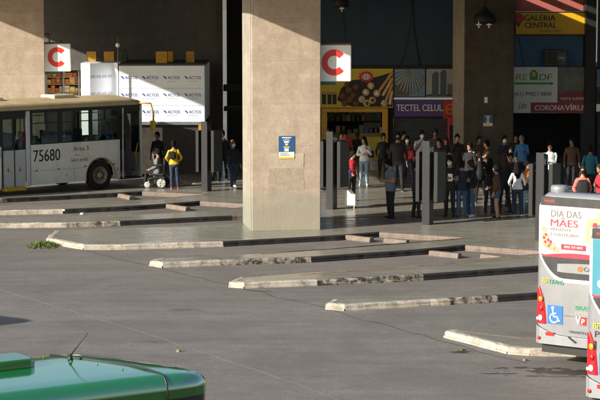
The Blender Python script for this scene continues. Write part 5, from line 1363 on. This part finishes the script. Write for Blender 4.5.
        for s in (-1, 1): kb.tube([HD((s * .070, .035, 1.612)), HD((s * .080, .005, 1.632)), HD((s * .078, -.012, 1.62))], .0028, CM(mask), 5)
        child(kb, 'face_mask')
    t['_sc'] = sc; del t['_sc']
    return t, p, sc

def at(p, facing, v):                                  # a point given in a person's own axes -> world
    return p + (Matrix.Rotation(R(facing - 90), 4, 'Z') @ Vector(v))
def bag(p, facing, v, size, m, label, strap=None, kind='shoulder_bag', cat='bag'):
    o = at(p, facing, v); t = thing(kind, o, label, cat, R(facing - 90)); a, b_, c = size; q = MB(); rings = []
    for z_, k in ((0, .80), (.06, .98), (.3, 1.04), (.7, 1.0), (.93, .86), (1, .62)):
        rings.append([Vector((a * k * math.copysign(abs(math.cos(x_)) ** .55, math.cos(x_)), b_ * k * math.copysign(abs(math.sin(x_)) ** .6, math.sin(x_)), c * z_)) for x_ in (2 * math.pi * i / 18 for i in range(18))])
    q.loft(rings, m); q.build('bag_body', t)
    q = MB(); q.box((-a * .6, -b_ - .012, c * .15), (a * .6, -b_ * .9, c * .55), m); q.build('pocket', t, .01)
    if strap:
        q = MB(); q.tube([Vector(s) for s in strap], .013, m, 6); q.build('strap', t)
    return t
BLK = CM('black')
# ---- left: wheelchair user, companion, passers-by
wl_ = G(158, 187.4, Z); WF = 172.0
t = thing('power_wheelchair', wl_, 'black power wheelchair with white wheels, carrying the seated person in a grey hoodie', 'wheelchair', R(WF - 90))
WHT = mat('wheel_rim_white', (.40, .39, .37), .5); FRAME = mat('chair_black', (.012, .012, .013), .45)
for s in (-1, 1):
    b = MB(); b.lathe([(.10, -.03), (.165, -.035), (.175, 0), (.165, .035), (.10, .03)], (s * .27, -.18, .175), (s, 0, 0), TYRE, 24); w_ = b.build('drive_wheel', t)
    b = MB(); b.lathe([(.045, .036), (.05, .05), (.145, .038), (.15, .034), (.14, .03)], (s * .27, -.18, .175), (s, 0, 0), WHT, 24)
    for i in range(5):
        a = 2 * math.pi * i / 5; b.box((-.02, -.02, .03), (.02, .02, .15), WHT, Matrix.Translation((s * .315, -.18, .175)) @ Matrix.Rotation(a, 4, 'X'))
    b.build('wheel_hub', w_)
    b = MB(); b.lathe([(.05, -.02), (.105, -.022), (.11, 0), (.105, .022), (.05, .02)], (s * .23, .32, .11), (1, 0, 0), WHT, 20); b.build('caster', t)
    b = MB(); b.tube([(s * .25, -.22, .30), (s * .25, .05, .36), (s * .23, .30, .30), (s * .23, .32, .12)], .022, FRAME, 8); b.tube([(s * .26, -.22, .5), (s * .26, -.22, .78), (s * .26, .15, .78)], .018, FRAME, 8); b.box((s * .26 - .03, -.2, .78), (s * .26 + .03, .16, .815), FRAME); b.build('side_frame', t)
    b = MB(); b.tube([(s * .2, -.27, .9), (s * .2, -.30, 1.08), (s * .2, -.40, 1.10)], .015, FRAME, 8); b.build('push_handle', t)
b = MB(); b.box((-.24, -.24, .42), (.24, .26, .49), FRAME); b.build('seat_cushion', t, .02)
b = MB(); b.box((-.22, -.30, .49), (.22, -.24, 1.02), FRAME); b.build('chair_back', t, .02)
b = MB(); b.box((-.2, -.28, .14), (.2, .1, .40), FRAME); b.build('battery_box', t, .02)
b = MB()
for s in (-1, 1): b.tube([(s * .12, .26, .42), (s * .12, .42, .2), (s * .12, .46, .07)], .018, FRAME, 8); b.box((s * .12 - .08, .38, .05), (s * .12 + .08, .58, .065), FRAME)
b.build('foot_rest', t)
person(158, 187.4, 1.68, WF, 'person in a grey hoodie seated in the power wheelchair, hand at the chin', 'grey', 'black', 1, 'black', 'short', ('face', 'lap'), 'sit', mask='black', loc=wl_, yaw=-12)
_, pp, sc = person(175, 189.0, 1.66, 95, 'person in a yellow top and blue jeans seen from behind beside the wheelchair', 'yellow', 'dark_jeans', 2, 'black', 'bun', ('hip', 'hip'), 'stand', shoes='red', female=True)
bag(pp, 95, (-.10, -.20, 1.04), (.13, .07, .26), BLK, 'black shoulder bag on the back of the person in yellow', [(0, 0, .25), (.14, .06, .36), (.24, .16, .34)])
person(159, 180, 1.72, 250, 'dim figure in black standing between the bus nose and the kiosk', 'black', 'black', 2, 'black', 'short', ('down', 'phone'), 'stand')
person(216, 181, 1.70, 255, 'person in black with brown hair, just right of the leftmost totem', 'black', 'black', 1, 'brown', 'long', ('down', 'phone'), 'stand', female=True, mask='dark_grey', yaw=-40)
person(224, 180, 1.78, 275, 'taller person in black in the shade, second from the leftmost totem', 'black', 'black', 0, 'black', 'short', ('down', 'down'), 'shift', yaw=-30)
person(233.5, 188.5, 1.66, 290, 'person with fair hair and a white mask walking in a black sweater and blue jeans', 'black', 'dark_jeans', 1, 'fair', 'bun', ('down', 'down'), 'step', shoes='white', mask='white', female=True, yaw=20)
# ---- behind the totem right of the tall column
person(324.5, 190, 1.7, 200, 'person in a blue top half hidden behind the tall column', 'blue', 'black', 1, 'black', 'short', ('down', 'down'), 'stand')
person(341, 178, 1.66, 280, 'person in a dark grey top far back by the snack shop, left of its counter', 'dark_grey', 'black', 1, 'black', 'short', ('down', 'phone'))
person(346, 176.5, 1.72, 95, 'person in a red top with their back turned, at the snack shop', 'red', 'black', 2, 'black', 'short', ('phone', 'phone'))
person(356, 175.5, 1.62, 90, 'short person in black at the snack shop counter', 'black', 'dark_grey', 1, 'brown', 'tail', ('phone', 'down'), female=True)
_, pp, sc = person(350.5, 201, 1.62, 300, 'person in crimson with a pale scarf beside the totem panel, carrying a lilac bag', 'crimson', 'black', 1, 'black', 'tail', ('carry', 'down'), 'stand', sleeve='short', female=True, yaw=30)
bag(pp, 300, (.24, .28, .78), (.12, .05, .26), cloth('lilac', (.30, .17, .38)), 'lilac hand bag held by the person in crimson near the totem', [(-.07, 0, .25), (0, 0, .34), (.07, 0, .25)], 'hand_bag')
_, pp, sc = person(364.5, 185.8, 1.70, 265, 'sunlit person in a white top and pale blue jeans, arms folded', 'white', 'light_jeans', 1, 'black', 'long', ('cross', 'strap'), 'shift', shoes='white', female=True, yaw=-30)
bag(pp, 265, (-.22, -.06, .98), (.10, .06, .24), BLK, 'black bag on the hip of the person in pale blue jeans', [(.02, 0, .23), (.12, .08, .44), (.18, .1, .46)])
_, pp, sc = person(382, 181, 1.70, 280, 'person in black carrying a grey bag, left of the tall figure', 'black', 'black', 2, 'black', 'tail', ('down', 'down'), 'stand', female=True)
bag(pp, 280, (.29, .06, .40), (.15, .08, .36), cloth('bag_grey', (.16, .16, .17)), 'grey shopping bag carried low by the person in black', [(-.08, 0, .35), (0, 0, .48), (.08, 0, .35)], 'shopping_bag')
person(398.5, 191, 1.98, 265, 'tall broad person all in black with a black mask, standing behind the phone user', 'black', 'black', 1, 'black', 'short', ('down', 'down'), 'stand', mask='black', build=1.12)
_, pp, sc = person(391, 218.9, 1.80, 205, 'stout person in a slate T-shirt and black trousers reading a phone in the column shade', 'slate', 'black', 1, 'black', 'short', ('phone', 'phone'), 'stand', sleeve='short', mask='slate', nod=22, build=1.12)
o = at(pp, 205, (.02, .36, 1.24)); b = MB(); b.box((-.038, -.006, -.075), (.038, .006, .075), MATS['black_paint'], Matrix.Rotation(R(-40), 4, 'X')); b.box((-.034, -.0075, -.07), (.034, -.0063, .07), mat('phone_screen', (.1, .13, .16), .2), Matrix.Rotation(R(-40), 4, 'X'))
tag(b.build('phone', None, .003, o, R(205 - 90)), 'black phone held by the person in the slate T-shirt', 'phone')
_, pp, sc = person(408, 185.5, 1.72, 275, 'person in a white mask hugging a red bag to the chest', 'dark_grey', 'dark_jeans', 1, 'black', 'long', ('cross', 'carry'), 'wide', shoes='white', mask='white', female=True)
bag(pp, 275, (.02, .20, .94), (.19, .07, .30), CM('red'), 'red and tan bag hugged by the person with the white mask', [(-.1, 0, .3), (0, .02, .42), (.1, 0, .3)], 'hand_bag')
_, pp, sc = person(420, 184, 1.86, 280, 'person in a white shirt with backpack straps, left of the totem numbered 10', 'white', 'light_jeans', 1, 'black', 'short', ('strap', 'down'), 'stand', sleeve='short', mask='white')
bag(pp, 280, (0, -.20, 1.04), (.16, .09, .42), BLK, 'black backpack worn by the person in the white shirt', [(-.12, .1, .38), (-.13, .30, .42), (-.13, .36, .2), (-.12, .12, .02)], 'backpack')
person(434, 181, 1.84, 262, 'person in a black cap and dark shirt behind the totem numbered 10', 'dark_grey', 'black', 2, 'black', 'short', ('down', 'down'), cap='black')
person(416, 218.7, 1.72, 20, 'person in navy with black trousers half hidden by the totem numbered 10', 'navy', 'black', 2, 'black', 'short', ('phone', 'phone'), 'wide', sleeve='short')
_, pp, sc = person(449.5, 217.5, 1.82, 250, 'person in black with a white mask, behind the totem panel numbered 10', 'black', 'black', 1, 'black', 'short', ('down', 'phone'), 'stand', mask='white', sleeve='short')
bag(pp, 250, (.2, .12, .92), (.12, .06, .30), CM('crimson'), 'crimson jacket bundle held by the person behind the display panel', None, 'jacket_bundle', 'jacket')
o = at(pp, 250, (-.09, .27, 1.12)); b = MB(); b.box((-.07, -.02, 0), (.07, .02, .22), MATS['white_print']); tag(b.build('paper_bag', None, .006, o, R(160)), 'small white paper bag held by the person behind the display panel', 'bag')
person(462, 217.4, 1.70, 100, 'person with back turned in a navy T-shirt and blue jeans, in the queue', 'navy', 'jeans', 1, 'black', 'short', ('phone', 'phone'), 'stand', sleeve='short', shoes='dark_grey', build=1.08)
person(471, 216.8, 1.70, 215, 'person in a dark top and jeans with a sunlit face, right of the navy T-shirt', 'black', 'jeans', 1, 'brown', 'tail', ('cross', 'down'), 'stand', shoes='white', female=True, yaw=-35)
person(456.5, 186, 1.80, 270, 'dark haired person in black in front of the red drinks cabinet', 'black', 'black', 1, 'black', 'short', ('face', 'down'), build=1.08)
_, pp, sc = person(486.5, 190.5, 1.70, 195, 'person in a brown shirt holding out a white cup by the shaded column', 'brown', 'tan', 1, 'black', 'short', ('down', 'reach'), 'stand', sleeve='short')
o = at(pp, 195, (-.14, .52, 1.24)); b = MB(); b.lathe([(.028, 0), (.038, .10), (.038, .105), (.03, .1)], (0, 0, 0), (0, 0, 1), MATS['white_print'], 14); tag(b.build('paper_cup', None, 0, o), 'white paper cup held out in front of the shaded column', 'cup')
person(497.5, 218.7, 1.60, 165, 'person in a brown top and denim shorts with bare legs', 'brown', 'jeans', 1, 'black', 'short', ('carry', 'down'), 'shift', sleeve='long', shorts=True, female=True, build=1.06)
person(505, 214, 1.84, 120, 'person in black with one leg forward behind the denim shorts', 'black', 'black', 1, 'brown', 'long', ('down', 'down'), 'wide', female=True)
person(503.5, 189, 1.82, 280, 'person in a dark suit with a hand raised to the face near the shaded column', 'navy', 'black', 1, 'black', 'short', ('face', 'down'), 'stand', mask='white')
person(522.5, 185, 1.74, 250, 'person in a bright blue jacket with grey hair looking down', 'blue', 'black', 1, 'grey', 'short', ('down', 'phone'), 'stand', nod=18)
_, pp, sc = person(518, 216.6, 1.62, 95, 'person in a white jacket with long black hair and dark jeans, back turned', 'white', 'dark_jeans', 1, 'black', 'long', ('down', 'hip'), 'stand', shoes='white', female=True)
bag(pp, 95, (.22, .06, .78), (.11, .06, .24), BLK, 'black bag at the right hip of the person in the white jacket', [(.0, 0, .24), (-.08, -.04, .5), (-.12, -.06, .58)])
person(526.5, 216, 1.66, 285, 'person in orange with pale blue jeans, behind the white jacket', 'orange', 'light_jeans', 1, 'black', 'tail', ('down', 'cross'), 'stand', sleeve='short', shoes='white', female=True, yaw=30)
person(514, 182, 1.7, 265, 'dark figure in black far back, left of the blue jacket', 'black', 'black', 2, 'black', 'short')
person(477, 184, 1.68, 285, 'dark figure in deep brown far back, left of the cup holder', 'brown', 'black', 2, 'black', 'short', ('cross', 'down'))
person(510, 198, 1.66, 240, 'dark figure in a brown shirt between the white jacket and the suit', 'brown', 'black', 2, 'black', 'short', ('down', 'down'))
for (px_, py_, h_, fc_, tp_, bt_, hr_, st_, ar_, lb_) in (
 (440, 190, 1.74, 250, 'black', 'black', 'black', 'short', ('down', 'phone'), 'dark figure in black far back, just right of the totem numbered 10'),
 (446, 184, 1.66, 285, 'navy', 'black', 'brown', 'long', ('cross', 'down'), 'dark figure in navy with brown hair, left of the red cabinet'),
 (468, 196, 1.76, 230, 'black', 'dark_jeans', 'black', 'short', ('down', 'down'), 'dark figure in black and dark jeans behind the navy T-shirt'),
 (481, 203, 1.64, 110, 'black', 'black', 'black', 'tail', ('down', 'phone'), 'short figure in black with tied hair, behind the denim shorts'),
 (511, 207, 1.70, 275, 'navy', 'dark_jeans', 'black', 'short', ('phone', 'phone'), 'figure in navy and dark jeans just left of the white jacket'),
 (402, 178, 1.68, 265, 'black', 'black', 'black', 'short', ('down', 'phone'), 'dark figure in black in front of the shutter, left of the red bag'),
 (571, 188, 1.72, 265, 'brown', 'black', 'black', 'short', ('down', 'down'), 'dark figure in brown in the gloom left of the teal top'),
 (488, 213, 1.68, 60, 'black', 'dark_jeans', 'black', 'long', ('down', 'cross'), 'figure in black with long hair, left of the denim shorts')):
    person(px_, py_, h_, fc_, lb_, tp_, bt_, 1 + (px_ % 2), hr_, st_, ar_, ('shift', 'wide', 'stand', 'shift')[px_ % 4], female=st_ != 'short', yaw=(px_ * 37) % 80 - 40, nod=(px_ * 13) % 20)
# ---- right, behind the silver buses
person(550, 197, 1.80, 265, 'person in a white shirt with dark hair behind the totem numbered 11', 'white', 'black', 1, 'black', 'short', ('down', 'cross'))
person(557, 211, 1.68, 70, 'person in a black top with dark hair, right of the totem numbered 11', 'black', 'black', 2, 'black', 'short')
_, pp, sc = person(581, 226, 1.72, 262, 'person in a pink top with a black mask and long hair', 'pink', 'dark_jeans', 0, 'brown', 'long', ('carry', 'carry'), 'stand', mask='black', female=True, nod=-14, yaw=-10)
bag(pp, 262, (-.04, .26, .96), (.17, .11, .40), BLK, 'black rounded bag held in front of the pink top', None, 'hand_bag')
person(588.5, 199, 1.74, 85, 'person in a teal top with back turned behind the pink top', 'teal', 'black', 2, 'black', 'short', ('down', 'down'))
person(601, 222, 1.70, 200, 'person in crimson cut off by the right edge', 'crimson', 'dark_jeans', 1, 'brown', 'long', ('cross', 'down'), female=True)
# white folding stand on the floor by the totem
c = G(350, 208.5, Z); t = thing('white_floor_stand', c, 'white folded board stand on short legs beside the second totem', 'floor stand', R(-6))
b = MB(); b.prism([(-.17, .10), (.17, .10), (.17, .44), (.03, .60), (-.10, .60), (-.17, .54)], lambda a, v: Vector((a, -.05, v)), lambda a, v: Vector((a, .05, v)), mat('stand_white', (.66, .67, .66), .5)); b.build('board', t, .008)
b = MB()
for x_ in (-.13, .11): b.box((x_, -.03, 0), (x_ + .03, .03, .0995), mat('stand_foot', (.55, .45, .30), .6))
b.build('feet', t)
